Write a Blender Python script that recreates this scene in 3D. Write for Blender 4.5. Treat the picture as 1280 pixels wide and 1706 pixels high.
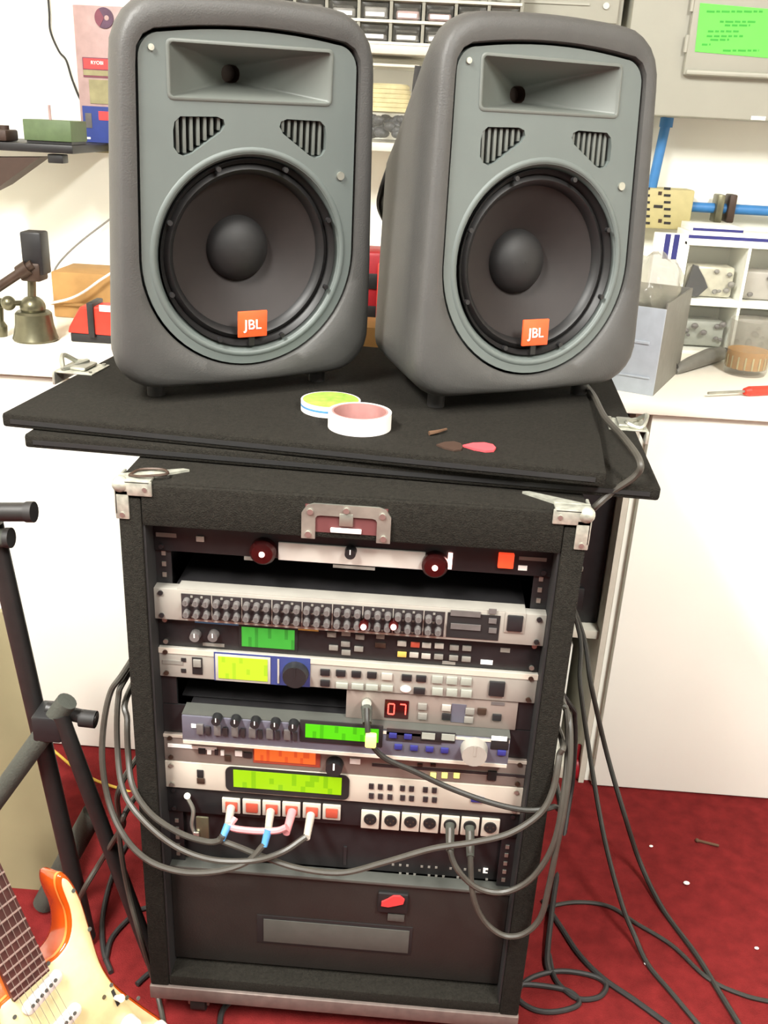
import bpy, bmesh, math, random
from mathutils import Vector, Matrix
random.seed(7)
for o in list(bpy.data.objects): bpy.data.objects.remove(o)
S = bpy.context.scene
COL = S.collection

# ------------------------------------------------------------------ camera
F_PX, PITCH, ROLL, YAW = 1550.0, 0.3975, 0.05105, -0.04064
CAM = Vector((0.0783, -1.0130, 1.2613))
_fw = Vector((math.sin(YAW)*math.cos(PITCH), math.cos(YAW)*math.cos(PITCH), -math.sin(PITCH)))
_rt = Vector((math.cos(YAW), -math.sin(YAW), 0))
_up = _rt.cross(_fw)
_cr, _sr = math.cos(ROLL), math.sin(ROLL)
CX = _rt*_cr + _up*_sr          # image right
CY = _up*_cr - _rt*_sr          # image up
cam = bpy.data.cameras.new('camera')
cam.sensor_fit = 'HORIZONTAL'; cam.sensor_width = 36.0; cam.lens = 36.0*F_PX/1280.0
cam.clip_start = 0.02
co = bpy.data.objects.new('camera', cam); COL.objects.link(co)
M = Matrix((CX, CY, -_fw)).transposed().to_4x4(); M.translation = CAM
co.matrix_world = M
S.camera = co

# ------------------------------------------------------------------ light and exposure
S.view_settings.view_transform = 'Standard'
S.view_settings.look = 'None'
S.view_settings.gamma = 1.0
S.view_settings.use_curve_mapping = False
S.view_settings.exposure = 0.55
w = bpy.data.worlds.new('room_air'); S.world = w; w.use_nodes = True
bg = w.node_tree.nodes['Background']
bg.inputs[0].default_value = (1.0, 0.98, 0.88, 1); bg.inputs[1].default_value = 0.14
def area(name, loc, target, sx, sy, power, color):
    l = bpy.data.lights.new(name, 'AREA'); l.shape = 'RECTANGLE'; l.size = sx; l.size_y = sy
    l.energy = power; l.color = color
    o = bpy.data.objects.new(name, l); COL.objects.link(o); o.location = loc
    o.rotation_euler = (Vector(target)-Vector(loc)).to_track_quat('-Z', 'Y').to_euler()
    return o
LAMPS = [((-0.85, -1.05, 2.40), 108.0), ((0.95, -1.3, 2.40), 78.0)]
for i, (p, e) in enumerate(LAMPS):
    area('ceiling_lamp_light', p, (p[0], p[1], 0), 0.30, 1.2, e, (1.0, 0.99, 0.94))

# ------------------------------------------------------------------ helpers
def ray(u, v):
    return _fw*F_PX + CX*(u-640.0) - CY*(v-853.0)
def PY(u, v, y):
    d = ray(u, v); return CAM + d*((y-CAM.y)/d.y)
def PZ(u, v, z):
    d = ray(u, v); return CAM + d*((z-CAM.z)/d.z)
def PN(u, v, p0, n):
    d = ray(u, v); return CAM + d*((Vector(p0)-CAM).dot(n)/d.dot(n))
def project(p):
    d = Vector(p)-CAM; z = d.dot(_fw)
    return 640+F_PX*d.dot(CX)/z, 853-F_PX*d.dot(CY)/z
def lin(c):
    return c/12.92 if c <= 0.04045 else ((c+0.055)/1.055)**2.4
def rgb(r, g, b): return (lin(r/255), lin(g/255), lin(b/255), 1)
MATS = {}
def mat(name, c, rough=0.5, metal=0.0, var=0.08, scale=60.0, bump=0.0, bscale=None, emit=0.0, spec=0.5, alpha=1.0, trans=0.0, coat=0.0, ecol=None):
    m = bpy.data.materials.new(name); m.use_nodes = True
    n, l = m.node_tree.nodes, m.node_tree.links
    p = n['Principled BSDF']; c = rgb(*c)
    tc = n.new('ShaderNodeTexCoord'); nz = n.new('ShaderNodeTexNoise')
    nz.inputs['Scale'].default_value = scale; nz.inputs['Detail'].default_value = 4
    l.new(tc.outputs['Object'], nz.inputs['Vector'])
    cr = n.new('ShaderNodeValToRGB')
    cr.color_ramp.elements[0].position = 0.3; cr.color_ramp.elements[1].position = 0.7
    cr.color_ramp.elements[0].color = tuple(max(0, x*(1-var)) for x in c[:3])+(1,)
    cr.color_ramp.elements[1].color = tuple(min(1, x*(1+var)) for x in c[:3])+(1,)
    l.new(nz.outputs['Fac'], cr.inputs['Fac']); l.new(cr.outputs['Color'], p.inputs['Base Color'])
    p.inputs['Roughness'].default_value = rough; p.inputs['Metallic'].default_value = metal
    p.inputs['Specular IOR Level'].default_value = spec
    p.inputs['Coat Weight'].default_value = coat
    if trans: p.inputs['Transmission Weight'].default_value = trans
    if alpha < 1: p.inputs['Alpha'].default_value = alpha
    if emit:
        p.inputs['Emission Color'].default_value = rgb(*(ecol)) if ecol else c
        p.inputs['Emission Strength'].default_value = emit
    if bump:
        nb = n.new('ShaderNodeTexNoise'); nb.inputs['Scale'].default_value = bscale or scale*4
        nb.inputs['Detail'].default_value = 3
        l.new(tc.outputs['Object'], nb.inputs['Vector'])
        b = n.new('ShaderNodeBump'); b.inputs['Strength'].default_value = bump; b.inputs['Distance'].default_value = 0.003
        l.new(nb.outputs['Fac'], b.inputs['Height']); l.new(b.outputs['Normal'], p.inputs['Normal'])
    MATS[name] = m; return m
def lcd(name, base, dark, emit, cols=40.0, rows=2.0, amt=0.5):
    """back-lit display: blocky character cells printed on a glowing panel"""
    m = mat(name, tuple(x*0.45 for x in base), 0.3, var=0.03)
    n, l = m.node_tree.nodes, m.node_tree.links; p = n['Principled BSDF']
    tc = n.new('ShaderNodeTexCoord'); mp = n.new('ShaderNodeMapping')
    mp.inputs['Scale'].default_value = (cols, 1, rows)
    vo = n.new('ShaderNodeTexWhiteNoise'); vo.noise_dimensions = '3D'
    fl = n.new('ShaderNodeVectorMath'); fl.operation = 'FLOOR'
    l.new(tc.outputs['Generated'], mp.inputs['Vector']); l.new(mp.outputs['Vector'], fl.inputs[0]); l.new(fl.outputs['Vector'], vo.inputs['Vector'])
    r = n.new('ShaderNodeValToRGB'); r.color_ramp.interpolation = 'CONSTANT'
    r.color_ramp.elements[0].color = rgb(*dark); r.color_ramp.elements[1].color = rgb(*base); r.color_ramp.elements[1].position = amt
    l.new(vo.outputs['Value'], r.inputs['Fac'])
    l.new(r.outputs['Color'], p.inputs['Emission Color']); p.inputs['Emission Strength'].default_value = emit
    return m
def root_loc(o):
    while o.parent: o = o.parent
    return o.location.copy() if not o.get('_local') else Vector((0, 0, 0))
def tag(o, label=None, cat=None, group=None, kind=None):
    if label: o['label'] = label
    if cat: o['category'] = cat
    if group: o['group'] = group
    if kind: o['kind'] = kind
    return o
def thing(name, label, cat, loc=(0, 0, 0), group=None):
    o = bpy.data.objects.new(name, None); COL.objects.link(o); o.location = loc; o.empty_display_size = 0.02
    return tag(o, label, cat, group)
class MB:
    def __init__(s): s.bm = bmesh.new()
    def _xf(s, vs, m):
        if m is not None: bmesh.ops.transform(s.bm, matrix=m, verts=vs)
    def box(s, x0, x1, y0, y1, z0, z1, bev=0.0, seg=2, m=None):
        r = bmesh.ops.create_cube(s.bm, size=1.0); vs = r['verts']
        bmesh.ops.transform(s.bm, matrix=Matrix.Translation(((x0+x1)/2, (y0+y1)/2, (z0+z1)/2)) @ Matrix.Diagonal((abs(x1-x0), abs(y1-y0), abs(z1-z0), 1)), verts=vs)
        if bev:
            es = list({e for v in vs for e in v.link_edges})
            r2 = bmesh.ops.bevel(s.bm, geom=es, offset=bev, segments=seg, affect='EDGES', profile=0.5)
            vs = list(set([v for v in vs if v.is_valid] + r2['verts']))
        s._xf(vs, m); return s
    def cyl(s, p0, p1, r0, r1=None, n=16, caps=True):
        r1 = r0 if r1 is None else r1
        p0, p1 = Vector(p0), Vector(p1); d = p1-p0; L = d.length
        q = d.to_track_quat('Z', 'Y').to_matrix().to_4x4(); q.translation = (p0+p1)/2
        bmesh.ops.create_cone(s.bm, cap_ends=caps, segments=n, radius1=r0, radius2=max(r1, 1e-5), depth=L, matrix=q); return s
    def sphere(s, c, r, sc=(1, 1, 1), u=16, v=10):
        bmesh.ops.create_uvsphere(s.bm, u_segments=u, v_segments=v, radius=r, matrix=Matrix.Translation(c) @ Matrix.Diagonal((*sc, 1))); return s
    def loft(s, rings, cap0=True, cap1=True, closed=True):
        R = [[s.bm.verts.new(p) for p in ring] for ring in rings]; n = len(R[0])
        for a, b in zip(R, R[1:]):
            for i in range(n if closed else n-1):
                j = (i+1) % n
                try: s.bm.faces.new((a[i], a[j], b[j], b[i]))
                except ValueError: pass
        if cap0: s.bm.faces.new(R[0][::-1])
        if cap1: s.bm.faces.new(R[-1])
        return s
    def lathe(s, prof, axis_o, ax, n=32, cap=False):
        """prof = [(radius, distance along ax)]"""
        ax = Vector(ax).normalized(); q = ax.to_track_quat('Z', 'Y').to_matrix(); o = Vector(axis_o)
        rings = [[o + q @ Vector((r*math.cos(2*math.pi*i/n), r*math.sin(2*math.pi*i/n), h)) for i in range(n)] for r, h in prof]
        return s.loft(rings, cap, cap)
    def tube(s, pts, r, n=8, caps=True):
        pts = [Vector(p) for p in pts]; rings = []; up = Vector((0.13, 0.31, 0.94)); k = len(pts)
        for i, p in enumerate(pts):
            t = (pts[min(i+1, k-1)]-pts[max(i-1, 0)]).normalized()
            a = up - t*up.dot(t)
            if a.length < 1e-3: a = Vector((1, 0, 0)) - t*t.x
            a.normalize(); b = t.cross(a); up = a
            rr = r(i/(k-1)) if callable(r) else r
            rings.append([p + a*rr*math.cos(2*math.pi*j/n) + b*rr*math.sin(2*math.pi*j/n) for j in range(n)])
        return s.loft(rings, caps, caps)
    def prism(s, pts, d):
        """polygon (3D points) pushed along vector d"""
        d = Vector(d); pts = [Vector(p) for p in pts]
        return s.loft([pts, [p+d for p in pts]])
    def build(s, name, m, parent=None, smooth=35, label=None, kind=None, local=False, bevel=None):
        bmesh.ops.recalc_face_normals(s.bm, faces=s.bm.faces[:])
        me = bpy.data.meshes.new(name)
        if parent is not None and not local:
            L = root_loc(parent)
            bmesh.ops.translate(s.bm, vec=-L, verts=s.bm.verts[:])
        s.bm.to_mesh(me); s.bm.free()
        o = bpy.data.objects.new(name, me); COL.objects.link(o)
        me.materials.append(MATS[m] if isinstance(m, str) else m)
        if smooth:
            for f in me.polygons: f.use_smooth = True
            me.set_sharp_from_angle(angle=math.radians(smooth))
        if parent is not None: o.parent = parent
        if bevel:
            b = o.modifiers.new('bevel', 'BEVEL'); b.width = bevel; b.segments = 2; b.limit_method = 'ANGLE'
        return tag(o, label, None, None, kind)
def solo(mb, name, m, label, cat, group=None, smooth=35):
    """a thing of one mesh with its origin at its base"""
    vs = mb.bm.verts
    c = Vector((sum(v.co.x for v in vs)/len(vs), sum(v.co.y for v in vs)/len(vs), min(v.co.z for v in vs)))
    bmesh.ops.translate(mb.bm, vec=-c, verts=vs[:])
    o = mb.build(name, m, smooth=smooth); o.location = c
    return tag(o, label, cat, group)
def inst(src, parent, loc, name=None):
    """another piece that shares the mesh of src (world location)"""
    o = src.copy(); COL.objects.link(o); o.parent = parent
    o.location = Vector(loc)-root_loc(parent)
    if name: o.name = name
    return o
def piece(name, mb, m, parent, loc):
    """first of a family: mesh authored around its own origin, put at world loc"""
    o = mb.build(name, m, parent, local=True); o.location = Vector(loc)-root_loc(parent); return o
def struct(mb, name, m):
    o = mb.build(name, m); return tag(o, kind='structure')
def spline(pts, n=8):
    """Catmull-Rom through 3D points"""
    P = [Vector(p) for p in pts]; P = [P[0]*2-P[1]] + P + [P[-1]*2-P[-2]]; out = []
    for i in range(1, len(P)-2):
        a, b, c, d = P[i-1:i+3]
        for k in range(n):
            t = k/n
            out.append(0.5*((2*b)+(c-a)*t+(2*a-5*b+4*c-d)*t*t+(3*b-a-3*c+d)*t**3))
    out.append(P[-2]); return out
def wordmesh(body, size, m, parent, loc, rx=90, extr=0.0006, name='lettering', align='CENTER', rot=None, local=False):
    cu = bpy.data.curves.new(name, 'FONT'); cu.body = body; cu.size = size; cu.extrude = extr; cu.align_x = align; cu.align_y = 'CENTER'
    t = bpy.data.objects.new('tmp', cu); COL.objects.link(t)
    dg = bpy.context.evaluated_depsgraph_get()
    me = bpy.data.meshes.new_from_object(t.evaluated_get(dg)); bpy.data.objects.remove(t)
    me.materials.clear(); me.materials.append(MATS[m])
    me.transform(rot if rot is not None else Matrix.Rotation(math.radians(rx), 4, 'X'))
    o = bpy.data.objects.new(name, me); COL.objects.link(o); o.parent = parent
    o.location = Vector(loc) if local else Vector(loc)-root_loc(parent)
    return o
def rrect(hw, hh, r, n=6):
    """rounded rectangle outline, counter-clockwise from lower right"""
    out = []
    for cx, cy, a0 in ((hw-r, -hh+r, -90), (hw-r, hh-r, 0), (-hw+r, hh-r, 90), (-hw+r, -hh+r, 180)):
        for k in range(n+1):
            a = math.radians(a0+90*k/n); out.append((cx+r*math.cos(a), cy+r*math.sin(a)))
    return out

# ------------------------------------------------------------------ materials
mat('carpet_red', (106, 30, 30), 0.95, var=0.22, scale=35, bump=0.6, bscale=500, spec=0.1)
mat('wall_paint', (240, 239, 228), 0.75, var=0.02, scale=6, bump=0.05, bscale=120)
mat('ceiling_paint', (235, 233, 225), 0.8, var=0.02)
mat('white_laminate', (250, 251, 240), 0.45, var=0.02, scale=4)
mat('counter_laminate', (244, 238, 224), 0.35, var=0.03, scale=8)
mat('shelf_white', (198, 194, 180), 0.5, var=0.04)
mat('grey_carpet', (35, 33, 29), 0.95, var=0.28, scale=300, bump=0.7, bscale=700, spec=0.1)
mat('black_inside', (22, 21, 21), 0.7, var=0.15)
mat('black_metal', (34, 33, 34), 0.45, 0.2, var=0.15)
mat('black_plastic', (30, 30, 31), 0.45, var=0.12)
mat('black_rubber', (33, 31, 30), 0.6, var=0.15)
mat('cable_grey', (62, 59, 53), 0.45, var=0.12)
mat('cable_dark', (39, 38, 34), 0.5, var=0.12)
mat('chrome', (200, 198, 190), 0.28, 0.9, var=0.1)
mat('zinc', (167, 167, 156), 0.4, 0.75, var=0.2, scale=40)
mat('galvanised', (180, 180, 167), 0.42, 0.55, var=0.3, scale=90)
mat('bezel_grey', (67, 66, 64), 0.55, var=0.05, scale=30, bump=0.15, bscale=500)
mat('baffle_grey', (92, 99, 96), 0.5, var=0.03, scale=20)
mat('horn_grey', (95, 99, 94), 0.45, var=0.03, scale=20)
mat('cone_brown', (31, 24, 22), 0.7, var=0.1)
mat('cap_dark', (26, 25, 25), 0.6, var=0.1)
mat('surround_black', (20, 19, 19), 0.5, var=0.1)
mat('throat_brown', (58, 40, 30), 0.6)
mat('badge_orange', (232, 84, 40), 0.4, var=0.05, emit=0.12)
mat('ink_white', (245, 243, 238), 0.5, var=0.02)
mat('ink_black', (26, 24, 24), 0.6, var=0.05)
mat('silver_face', (160, 156, 147), 0.42, 0.25, var=0.06, scale=30)
mat('pink_face', (134, 122, 114), 0.42, 0.2, var=0.06, scale=30)
mat('lilac_face', (94, 93, 104), 0.42, 0.2, var=0.06, scale=30)
mat('white_face', (193, 184, 170), 0.4, 0.1, var=0.05, scale=20)
mat('blue_face', (55, 66, 119), 0.4, 0.1, var=0.08)
mat('knob_face', (44, 39, 40), 0.5, var=0.12)
mat('knob_grey', (97, 93, 91), 0.4, 0.1, var=0.15)
mat('button_grey', (123, 120, 113), 0.45, var=0.1)
mat('button_pale', (165, 160, 151), 0.45, var=0.06)
mat('button_amber', (206, 170, 84), 0.45, var=0.06)
mat('button_teal', (145, 148, 138), 0.45, var=0.06)
mat('led_red', (255, 60, 50), 0.3, emit=4.0)
mat('led_pale', (255, 190, 180), 0.3, emit=5.0)
mat('led_yellow', (235, 220, 120), 0.3, emit=0.6)
mat('lens_darkred', (49, 9, 9), 0.25, var=0.1)
mat('rocker_red', (230, 70, 40), 0.35, emit=0.8)
lcd('lcd_green', (70, 190, 66), (48, 150, 52), 0.5, 16, 2, 0.2)
lcd('lcd_yellow', (205, 240, 50), (170, 214, 40), 0.6, 14, 4, 0.2)
lcd('lcd_lime', (90, 225, 20), (60, 180, 18), 0.55, 20, 2, 0.25)
lcd('lcd_orange', (250, 112, 48), (226, 84, 40), 0.6, 20, 2, 0.25)
lcd('lcd_lemon', (170, 226, 16), (128, 196, 14), 0.55, 24, 3, 0.25)
mat('label_white_glow', (203, 198, 189), 0.4, var=0.03, emit=0.08)  # faint emission painted in to brighten the label panel, which is no lamp
mat('tube_glow', (245, 245, 235), 0.4, emit=2.0)
mat('trim_metal', (120, 108, 102), 0.4, 0.5, var=0.15)
mat('jack_red', (172, 73, 55), 0.45, var=0.1)
mat('boot_blue', (75, 135, 185), 0.45)
mat('boot_pink', (201, 132, 135), 0.45)
mat('boot_white', (175, 166, 155), 0.45)
mat('tag_red', (226, 62, 62), 0.5, var=0.05)
mat('pick_red', (222, 78, 84), 0.4, var=0.05)
mat('plate_grey', (80, 81, 76), 0.5, 0.2, var=0.06)
mat('drawer_black', (36, 34, 31), 0.5, var=0.1, scale=25, bump=0.1, bscale=400)
mat('maroon', (93, 52, 52), 0.5, var=0.1)
mat('tape_white', (235, 228, 222), 0.5, var=0.04)
mat('tape_inner', (167, 119, 114), 0.6, var=0.1)
mat('tape_green', (140, 172, 70), 0.5, var=0.25, scale=90)
mat('twig', (88, 62, 42), 0.8)
mat('panel_grey', (162, 161, 149), 0.55, 0.1, var=0.03, scale=10)
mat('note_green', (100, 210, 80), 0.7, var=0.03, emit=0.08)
mat('note_ink', (58, 162, 55), 0.7, var=0.05)
mat('pipe_blue', (52, 115, 172), 0.5, var=0.06)
mat('beige_plastic', (174, 163, 115), 0.55, var=0.05)
mat('clear_plastic', (225, 222, 210), 0.15, var=0.05, alpha=0.04)
mat('glass', (150, 148, 136), 0.08, var=0.05, alpha=0.3)
mat('wax', (232, 160, 40), 0.5, var=0.15, scale=120)
mat('grey_plastic', (112, 110, 103), 0.5, var=0.08)
mat('paleblue_plastic', (177, 185, 194), 0.5, var=0.05)
mat('cardboard', (165, 126, 74), 0.85, var=0.12, scale=25)
mat('tool_red', (222, 56, 40), 0.4, var=0.08)
mat('deep_red', (150, 24, 34), 0.45, var=0.12)
mat('navy', (42, 44, 110), 0.5, var=0.08)
mat('green_box', (82, 100, 66), 0.6, var=0.1)
mat('steel_vise', (108, 105, 84), 0.35, 0.7, var=0.2, scale=30)
mat('brown_metal', (64, 48, 38), 0.5, 0.3, var=0.2)
mat('tan_board', (130, 122, 92), 0.8, var=0.12, scale=5)
mat('stand_black', (36, 34, 33), 0.45, 0.1, var=0.12)
mat('foam_grey', (62, 64, 57), 0.85, var=0.1, bump=0.3, bscale=300)
mat('guitar_orange', (173, 66, 9), 0.18, var=0.12, scale=9, coat=0.6)
mat('guitar_binding', (201, 119, 50), 0.3, var=0.05)
mat('pearl', (195, 183, 137), 0.25, var=0.07, scale=70, coat=0.4)
mat('pickup_white', (217, 210, 203), 0.35, var=0.03)
mat('rosewood', (62, 28, 24), 0.5, var=0.3, scale=60)
mat('fret_wire', (167, 145, 136), 0.35, 0.5, var=0.1)
mat('cable_yellow', (206, 170, 60), 0.5)
mat('bag_pattern', (188, 184, 164), 0.3, var=0.2, scale=50)
mat('bag_film', (172, 169, 153), 0.25, var=0.15, scale=40, alpha=0.4)
mat('bin_frame', (133, 131, 119), 0.5, var=0.08)
mat('stuff_black', (40, 42, 46), 0.5, var=0.3, scale=40)
mat('stuff_cream', (196, 183, 135), 0.6, var=0.2, scale=40)
mat('pack_pink', (168, 140, 136), 0.5, var=0.12, scale=40)
mat('pack_olive', (140, 133, 96), 0.5, var=0.2, scale=40)
mat('pack_blue', (39, 57, 126), 0.45, var=0.08)
mat('pack_maroon', (116, 56, 72), 0.45, var=0.1)
mat('blade_dark', (90, 66, 84), 0.4, 0.4, var=0.2)

# ------------------------------------------------------------------ room
struct(MB().box(-2.2, 2.2, -2.6, 1.19, -0.05, 0.0), 'floor', 'carpet_red')
struct(MB().box(-2.2, 2.2, 1.19, 1.27, 0.0, 2.6), 'wall_back', 'wall_paint')
struct(MB().box(-2.28, -2.2, -2.6, 1.19, 0.0, 2.6), 'wall_left', 'wall_paint')
struct(MB().box(2.2, 2.28, -2.6, 1.19, 0.0, 2.6), 'wall_right', 'wall_paint')
struct(MB().box(-2.2, 2.2, -2.6, 1.27, 2.5, 2.56), 'ceiling', 'ceiling_paint')
for i, (p, e) in enumerate(LAMPS):
    t = thing('fluorescent_fixture', ('white fluorescent ceiling fixture above the guitar side of the room', 'white fluorescent ceiling fixture above the right hand side of the room')[i], 'ceiling light', (p[0], p[1], 2.42), 'ceiling fluorescent fixtures')
    MB().box(p[0]-0.17, p[0]+0.17, p[1]-0.63, p[1]+0.63, 2.44, 2.5, 0.004).build('housing', 'ceiling_paint', t)
    for s in (-0.08, 0.08):
        MB().cyl((p[0]+s, p[1]-0.6, 2.425), (p[0]+s, p[1]+0.6, 2.425), 0.013, n=12).build('tube', 'tube_glow', t)

# ------------------------------------------------------------------ counter and base cabinets
ZC = 0.835; ZB = 0.812; YF = 0.585
t = tag(MB().box(-1.9, 1.9, 0.57, 1.19, ZB, ZC, 0.003).build('countertop', 'counter_laminate'), 'long white laminate countertop along the back wall', 'countertop')
t = thing('base_cabinet', 'white base cabinet left of the equipment rack, behind the black stand', 'cabinet', (-0.9, 0.88, 0))
MB().box(-1.85, -0.33, YF+0.02, 1.18, 0.0, ZB-0.002).build('body', 'white_laminate', t)
for x0, x1 in ((-1.85, -1.095), (-1.09, -0.332)):
    d = MB().box(x0, x1, YF, YF+0.019, 0.004, ZB-0.006, 0.002).build('door', 'white_laminate', t)
    MB().box(x0+0.05, x0+0.06, YF-0.025, YF-0.017, 0.62, 0.72, 0.002).box(x0+0.05, x0+0.06, YF-0.02, YF, 0.62, 0.63).box(x0+0.05, x0+0.06, YF-0.02, YF, 0.71, 0.72).build('handle', 'chrome', d) if x0 < -1.5 else None
XR = 0.464
t = thing('base_cabinet', 'white base cabinet with plain door right of the equipment rack', 'cabinet', (1.1, 0.88, 0))
MB().box(XR, XR+0.018, YF+0.02, 1.18, 0.0, ZB-0.002).build('side_panel', 'white_laminate', t)
MB().box(XR+0.019, 1.85, YF+0.022, 1.18, 0.0, ZB-0.002).build('body', 'white_laminate', t)
MB().box(XR+0.012, 1.85, YF, YF+0.019, 0.004, ZB-0.004, 0.002).build('door', 'white_laminate', t)
# open shelf unit behind the rack
t = thing('open_shelf_unit', 'open shelf cabinet in shadow behind the rack, beside the white cabinet', 'cabinet', (0.1, 0.9, 0))
MB().box(-0.325, -0.31, YF+0.01, 1.18, 0, ZB-0.002).build('side_panel', 'shelf_white', t)
MB().box(XR-0.014, XR-0.003, YF+0.01, 1.18, 0, ZB-0.002).build('side_panel', 'shelf_white', t)
MB().box(-0.31, XR-0.014, 1.16, 1.18, 0.0, ZB-0.002).build('back_panel', 'shelf_white', t)
zs = PY(1000, 1052, YF+0.03).z
MB().box(-0.31, XR-0.014, YF+0.03, 1.16, zs-0.018, zs, 0.001).build('shelf', 'shelf_white', t)
MB().box(-0.31, XR-0.014, YF+0.02, 1.16, 0.0, 0.03, 0.001).build('bottom_panel', 'shelf_white', t)
t = thing('black_amplifier', 'black equipment case stored on the upper shelf behind the rack', 'amplifier', (0.2, 0.8, zs))
MB().box(0.0, XR-0.016, YF+0.06, 1.1, zs, ZB-0.02, 0.004).build('body', 'black_metal', t)
MB().box(XR-0.08, XR-0.06, YF+0.045, YF+0.06, zs+0.12, zs+0.13, 0.002).build('clip', 'zinc', t)
MB().box(0.02, XR-0.05, YF+0.052, YF+0.06, zs+0.03, zs+0.08, 0.002).build('front_strip', 'black_plastic', t)
t = thing('drawer_box', 'beige plastic drawer box with slots on the low shelf behind the rack', 'box', (0.3, 0.8, 0.03))
MB().box(0.12, XR-0.055, YF+0.06, 1.1, 0.03, zs-0.05, 0.004).build('body', 'white_laminate', t)
for k in range(2):
    z = PY(960, 1118+22*k, YF+0.06).z
    MB().box(0.3, XR-0.075, YF+0.056, YF+0.06, z-0.003, z+0.003).build('slot', 'ink_black', t)
p = PY(960, 1280, YF+0.03)
solo(MB().sphere((p.x, YF+0.03, p.z), 0.022, (0.8, 0.8, 1.2)).cyl((p.x, YF+0.03, p.z+0.02), (p.x, YF+0.03, p.z+0.06), 0.004, n=8), 'red_knob', 'deep_red', 'dark red rubber bulb hanging beside the rack cables', 'bulb')

# ------------------------------------------------------------------ equipment rack case
W = 0.272; FY = -0.032; ZT = 0.865; ZH = 0.811; WI = 0.2445; DB = 0.47
rack = thing('rack_case', 'charcoal carpeted wheeled rack case holding a stack of audio equipment', 'rack case', (0, 0.2, 0))
for s in (-1, 1):
    MB().box(s*WI, s*W, FY, DB, 0.065, ZT-0.02, 0.003).build('side_panel', 'grey_carpet', rack)
MB().box(-W, W, FY+0.004, DB, ZT-0.02, ZT, 0.003).build('top_panel', 'grey_carpet', rack)
MB().box(-WI, WI, FY, FY+0.02, ZH, ZT-0.002, 0.003).build('header', 'grey_carpet', rack)
MB().box(-WI, WI, FY+0.002, DB, 0.065, 0.085, 0.002).build('bottom_panel', 'grey_carpet', rack)
MB().box(-WI, WI, DB-0.01, DB-0.004, 0.085, ZT-0.02).build('back_panel', 'black_inside', rack)
for s in (-1, 1):
    MB().box(s*(WI-0.0005), s*(WI-0.003), FY+0.003, DB-0.01, 0.085, ZH+0.02).build('inner_lining', 'black_inside', rack)
    r = MB().box(s*0.2425, s*0.222, 0.004, 0.007, 0.09, ZH+0.03).build('rack_rail', 'black_metal', rack)
    for z in [0.79-0.0148*k for k in range(46)]:
        if 0.745 < z < 0.765 or 0.722 < z < 0.745 or 0.5 < z < 0.585 or 0.28 < z < 0.36:
            MB().box(s*0.2335, s*0.2285, 0.0025, 0.004, z-0.003, z+0.003).build('rail_hole', 'zinc', r)
MB().box(-W-0.001, W+0.001, FY-0.003, FY+0.012, 0.041, 0.066, 0.002).build('bottom_trim', 'trim_metal', rack)
MB().box(-W, W, FY+0.014, DB, 0.045, 0.064, 0.002).build('base_board', 'black_metal', rack)
# corner brackets
def corner(s):
    m = MB()
    o = FY-0.0022
    m.box(s*(W+0.002), s*(W-0.042), o, FY+0.001, ZT-0.016, ZT+0.002, 0.001)
    m.box(s*(W+0.002), s*(W-0.014), o, FY+0.001, ZT-0.046, ZT-0.010, 0.001)
    m.box(s*(W+0.002), s*(W-0.040), o, FY+0.020, ZT-0.001, ZT+0.0025, 0.001)
    m.box(s*(W+0.0025), s*(W-0.001), o, FY+0.038, ZT-0.040, ZT+0.002, 0.001)
    m.prism([(s*(W-0.038), FY+0.018, ZT), (s*(W+0.002), FY+0.018, ZT), (s*(W-0.066), FY+0.048, ZT), (s*(W-0.074), FY+0.046, ZT)], (0, 0, 0.003))
    m.sphere((s*(W-0.004), FY+0.003, ZT-0.004), 0.010)
    c = m.build('corner_bracket', 'galvanised', rack)
    for x, z in ((W-0.034, ZT-0.007), (W-0.006, ZT-0.04)):
        MB().cyl((s*x, o-0.0015, z), (s*x, o, z), 0.0028, n=10).build('rivet', 'chrome', c)
    lp = spline([(s*(W-0.012), FY+0.012, ZT+0.004), (s*(W-0.03), FY+0.006, ZT+0.006), (s*(W-0.055), FY+0.018, ZT+0.006), (s*(W-0.045), FY+0.032, ZT+0.006), (s*(W-0.02), FY+0.03, ZT+0.005), (s*(W-0.012), FY+0.013, ZT+0.004)], 6)
    if s < 0: MB().tube(lp, 0.0016, 6).build('bracket_ridge', 'brown_metal', c)
corner(-1); corner(1)
# recessed latch on the header
a, b = PY(503, 868, FY), PY(652, 868, FY); lx, lw = (a.x+b.x)/2, (b.x-a.x)/2
zt_, zb_ = ZT-0.010, ZT-0.054
la = MB().box(lx-lw+0.004, lx+lw-0.004, FY-0.0008, FY+0.001, zb_+0.008, zt_-0.002).build('latch_plate', 'maroon', rack)
ou = [(lx-lw, zb_), (lx-lw, zt_-0.012), (lx-lw+0.006, zt_-0.003), (lx-lw+0.014, zt_), (lx+lw-0.014, zt_), (lx+lw-0.006, zt_-0.003), (lx+lw, zt_-0.012), (lx+lw, zb_)]
inn = [(lx-lw+0.016, zb_), (lx-lw+0.016, zt_-0.018), (lx-lw+0.018, zt_-0.015), (lx-lw+0.022, zt_-0.014), (lx+lw-0.022, zt_-0.014), (lx+lw-0.018, zt_-0.015), (lx+lw-0.016, zt_-0.018), (lx+lw-0.016, zb_)]
m = MB()
for k in range(7):
    q = [ou[k], ou[k+1], inn[k+1], inn[k]]
    m.prism([(x, FY-0.0005, z) for x, z in q], (0, -0.003, 0))
lf = m.build('latch_frame', 'zinc', rack, smooth=20)
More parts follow.
